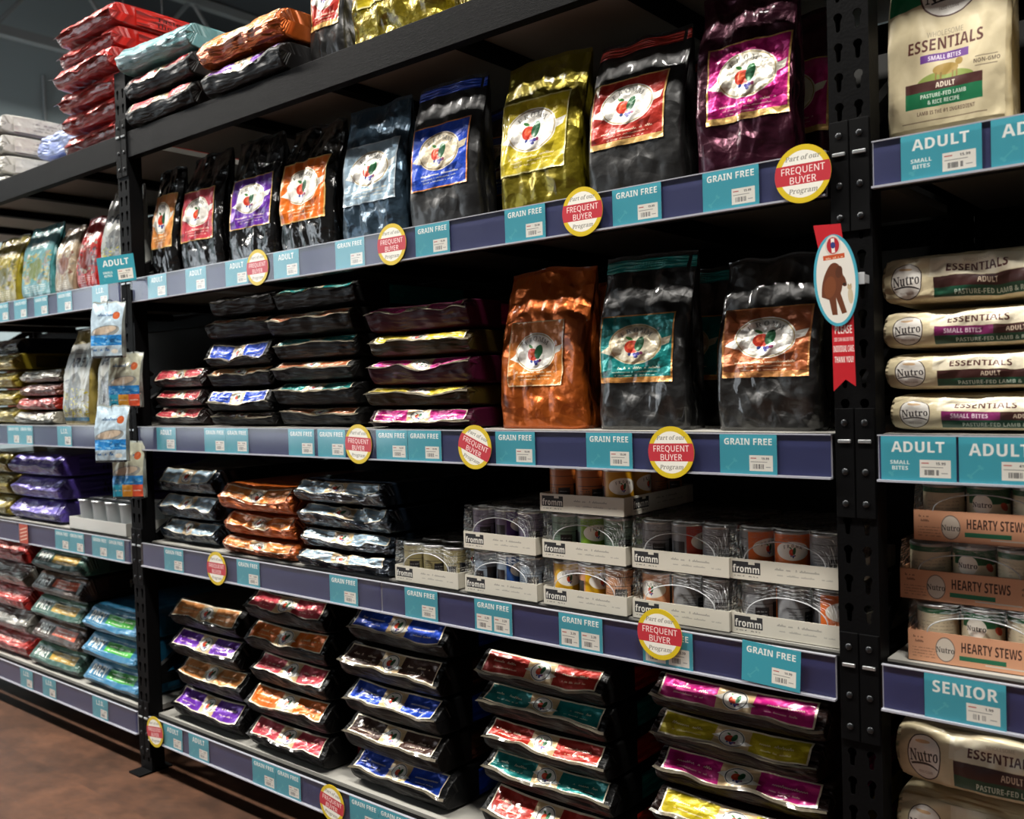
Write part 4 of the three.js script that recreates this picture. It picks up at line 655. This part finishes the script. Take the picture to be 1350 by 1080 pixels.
wt('white tray of blue cans under the tray of purple cans', 1.552, 0, -0.03, 'sky', [bars - 0.6, logo + 0.9, bars], false, 'in the tray under the purple can tray');
wt('white tray of purple cans on the tray of blue cans', 1.552, 1, -0.03, 'violet', [bars, logo + 1, bars + 0.2], true, 'in the tray above the blue cans');
wt('white tray of yellow and salmon cans under the green can tray', 1.79, 0, -0.03, 'yellow', [logo, logo + 0.5, bars], false, 'in the tray under the green can tray');
wt('white tray of green cans between the amber and yellow can trays', 1.79, 1, -0.03, 'green', [bars, logo + 0.2, bars + 0.3], false, 'in the tray below the amber can tray');
wt('unwrapped white tray of amber cans on top of the pile', 1.795, 2, -0.02, 'amber', [bars, bars + 0.5, logo + 0.2], true, 'in the open top tray', { film: false });
wt('white tray of peach and grey cans under the red can tray', 2.02, 0, -0.035, 'apricot', [logo - 0.7, bars + 0.9, bars], false, 'in the tray under the red can tray');
wt('white tray of red and grey cans on the peach can tray', 2.022, 1, -0.035, 'scarlet', [bars, logo + 0.9, bars + 0.2], true, 'in the tray on the peach can tray');
wt('white tray of orange and grey cans, lower one beside the upright', 2.242, 0, -0.04, 'tangerine', [bars, bars + 0.8, logo + 0.3], false, 'in the lower tray beside the ribbon upright');
wt('white tray of orange and grey cans, upper one beside the upright', 2.24, 1, -0.04, 'tangerine', [logo + 0.4, logo - 0.3, bars + 0.2], true, 'in the upper tray beside the ribbon upright');
for (let k = 0; k < 3; k++) for (let c = 0; c < 2; c++) {
  const pile = c ? 'second pile of stew trays' : 'pile of stew trays beside the upright', lv = ['lowest', 'middle', 'top'][k];
  tray('stew_tray', `tan HEARTY STEWS tray of cans, ${lv} in the ${pile}`, 2.564 + c * 0.25 + [0, -0.009, 0.008][k], S3 + 0.0012 + k * 0.102, -0.05 - 0.01 * k, 3, 4, 0.096, { wall: 0.052, print: stewPrint, card: M.kraft, cans: canKind.stew, turns: [bars, logo + 0.4, bars + 0.3], full: k === 2, group: 'tan stew trays', sides: ['upright side', 'middle', 'outer side'], canWhere: `${lv} tray, ${c ? 'second stew pile' : 'stew pile beside the upright'}`, canGroup: lv + ' tray, ' + pile, turn: [0.03, -0.02, 0.02][k] * (c ? -1 : 1) });
}
{ // tray of clear tubs beside the far upright
  const t = thing('tub_tray', 'white tray of clear tubs beside the pouch upright', 'tub tray', [-0.37, S3 + 0.001, -0.13]);
  mesh('cardboard_tray', merge([box(0.42, 0.002, 0.2, 0, 0.001, 0), box(0.42, 0.045, 0.002, 0, 0.0225, 0.099), box(0.42, 0.045, 0.002, 0, 0.0225, -0.099), box(0.002, 0.045, 0.196, 0.209, 0.0225, 0), box(0.002, 0.045, 0.196, -0.209, 0.0225, 0)]), new THREE.MeshStandardMaterial({ color: 0xc9c9c4, roughness: 0.7 }), t);
  const tub = new THREE.LatheGeometry([[0.0001, 0], [0.03, 0], [0.034, 0.006], [0.04, 0.1], [0.043, 0.102], [0.043, 0.108], [0.0001, 0.109]].map((p) => new THREE.Vector2(...p)), 20);
  for (let i = 0; i < 4; i++) for (let k = 0; k < 2; k++) single('clear_tub', tub, M.clearTub, `clear plastic tub, ${['front', 'back'][k]} row, ${['first', 'second', 'third', 'fourth'][i]} from the purple bags`, 'tub', [-0.37 - 0.15 + i * 0.1, S3 + 0.0035, -0.085 - k * 0.09], 'clear tubs in the white tray');
}

// ------------------------------------------------------------------ the bay of oat coloured bags
const oatFilm = filmMat(new THREE.Color(OAT), { rough: 0.45, coat: 0.25, bump: 0.003 }), oatFrontM = labelMat(oatFront, { metal: 0, rough: 0.45, coat: 0.25, bump: 0.002 }), oatA = labelMat(oatSideA, { metal: 0, rough: 0.4, coat: 0.35, bump: 0.003, strip: true }), oatB = labelMat(oatSideB, { metal: 0, rough: 0.4, coat: 0.35, bump: 0.003, strip: true });
[[2.528, 'oat coloured bag with green top standing beside the ribbon upright'], [2.742, 'oat coloured bag with green top standing second from the upright'], [2.957, 'oat coloured bag with green top standing third from the upright']].forEach(([x, l], i) => standingBag('gold', l, x, Y0, -0.115, 0.206, 0.34, 0.11, { film: oatFilm, labelMat: oatFrontM, box: [0, 0.022, 0.186, 0.29], amp: 0.004, bend: 0.005, group: 'oat coloured bags on the upper shelf' }));
for (let c = 0; c < 2; c++) { let y = S2 + 0.001; [0.068, 0.068, 0.072, 0.092].forEach((t, k) => { lyingBag('lying_food_bag', `oat bag with ${k % 2 ? 'brown' : 'purple'} band, ${ord[k]} in the ${c ? 'second oat stack' : 'oat stack beside the upright'}`, 2.58 + c * 0.325 + [0.006, 0, -0.002, -0.002][k], y, -0.045, 0.305, t, 0.55, { film: oatFilm, end: k % 2 ? oatA : oatB, blunt: true, p: 8, es: [-0.95, 0.96], amp: k === 3 ? 0.009 : 0.005, group: 'oat coloured bags stacked on the second shelf' }); y += t + 0.0015; }); }
for (let c = 0; c < 2; c++) for (let k = 0; k < 4; k++) lyingBag('lying_food_bag', `large oat coloured lying bag, ${ord[k]} in the ${c ? 'second bottom stack' : 'bottom stack beside the ribbon upright'}`, 2.6 + c * 0.36, B + 0.001 + k * 0.122, -0.05, 0.335, 0.12, 0.62, { film: oatFilm, end: oatA, blunt: true, p: 7, es: [-0.94, 0.95], amp: 0.009, group: 'large oat coloured bags on the bottom shelf' });

// ------------------------------------------------------------------ ribbon sign, treat pouches
{
  const t = thing('ribbon_sign', 'red ribbon sign with oval dog picture clipped to the upright', 'sign', [2.372, 1.25, 0.03], 0.06), H = 0.283;
  const sh = new THREE.Shape([[-0.005, 0], [0.0155, 0.02], [0.032, 0.008], [0.03, 0.14], [0.012, 0.283], [-0.034, 0.285], [-0.006, 0.14]].map((p) => new THREE.Vector2(...p)));
  const g = new THREE.ExtrudeGeometry(sh, { depth: 0.0012, bevelEnabled: false }); const p = g.attributes.position, uv = g.attributes.uv;
  for (let i = 0; i < p.count; i++) uv.setXY(i, (p.getX(i) + 0.012) / 0.048, p.getY(i) / H);
  mesh('ribbon', g, new THREE.MeshPhysicalMaterial({ map: ribbonTex, roughness: 0.4, clearcoat: 0.3 }), t);
  const o = new THREE.CylinderGeometry(1, 1, 0.0014, 48); o.rotateX(P / 2); o.scale(0.037, 0.078, 1); o.rotateZ(0.06); o.translate(0.003, 0.188, 0.003); mesh('oval_card', o, new THREE.MeshStandardMaterial({ color: 0x3f9fb6, roughness: 0.4 }), t);
  const f = new THREE.CircleGeometry(1, 48); f.scale(0.037, 0.078, 1); f.rotateZ(0.06); f.translate(0.003, 0.188, 0.0041); mesh('oval_picture', f, new THREE.MeshPhysicalMaterial({ map: ovalTex, roughness: 0.4, clearcoat: 0.3 }), t);
  mesh('clear_clip', merge([rbox(0.012, 0.02, 0.003, 0.001, 0.044, 0.188, 0.001), box(0.004, 0.014, 0.03, 0.047, 0.188, -0.0145)]), M.wrapEdge, t);
}
{
  const strip = thing('hanging_clip_strip', 'narrow black clip strip hanging on the far upright', 'clip strip', [0.01, 0.93, 0.013]);
  mesh('strip', box(0.02, 0.7, 0.002, 0, 0.35, 0), M.rack, strip);
  const pouchM = [labelMat(treatTex(0), { metal: 0.1 }), labelMat(treatTex(1), { metal: 0.1 })];
  [[1.405, 0.185, 0, 'blue salmon treat pouch hanging topmost on the clip strip'], [1.24, 0.185, 1, 'treat pouch with coloured squares, second on the clip strip'], [1.065, 0.185, 0, 'blue salmon treat pouch, third down the clip strip'], [0.94, 0.19, 1, 'treat pouch with coloured squares, lowest on the clip strip']].forEach(([y, h, k, label], i) => {
    const zz = k ? 0.034 : 0.088, w = 0.118, sh = standShape(w, h, 0.03, 50 + i * 3, { amp: 0.003, bend: 0.014 }), t = thing('treat_pouch', label, 'treat pouch', [0.0, y, zz], 0.55, 'treat pouches on the clip strip');
    mesh('pouch_body', sh.body, filmMat(0x8f9690, { rough: 0.35 }), t); mesh('printed_front', patch(sh.front, -0.95, 0.95, 0.03, 0.97, 22, 24, 0.001), pouchM[k], t);
    mesh('hook', new THREE.TubeGeometry(new THREE.CatmullRomCurve3([[0, h - 0.012, 0], [0, h + 0.002, -0.006], [0, h + 0.004, -0.03]].map((q) => new THREE.Vector3(...q))), 8, 0.0014, 5), M.rack, t); mesh('edge_strip', patch(sh.front, -0.97, 0.97, -0.01, 0.03, 10, 2, 0.001), darkSeal, t);
  });
}

renderer.render(scene, camera);
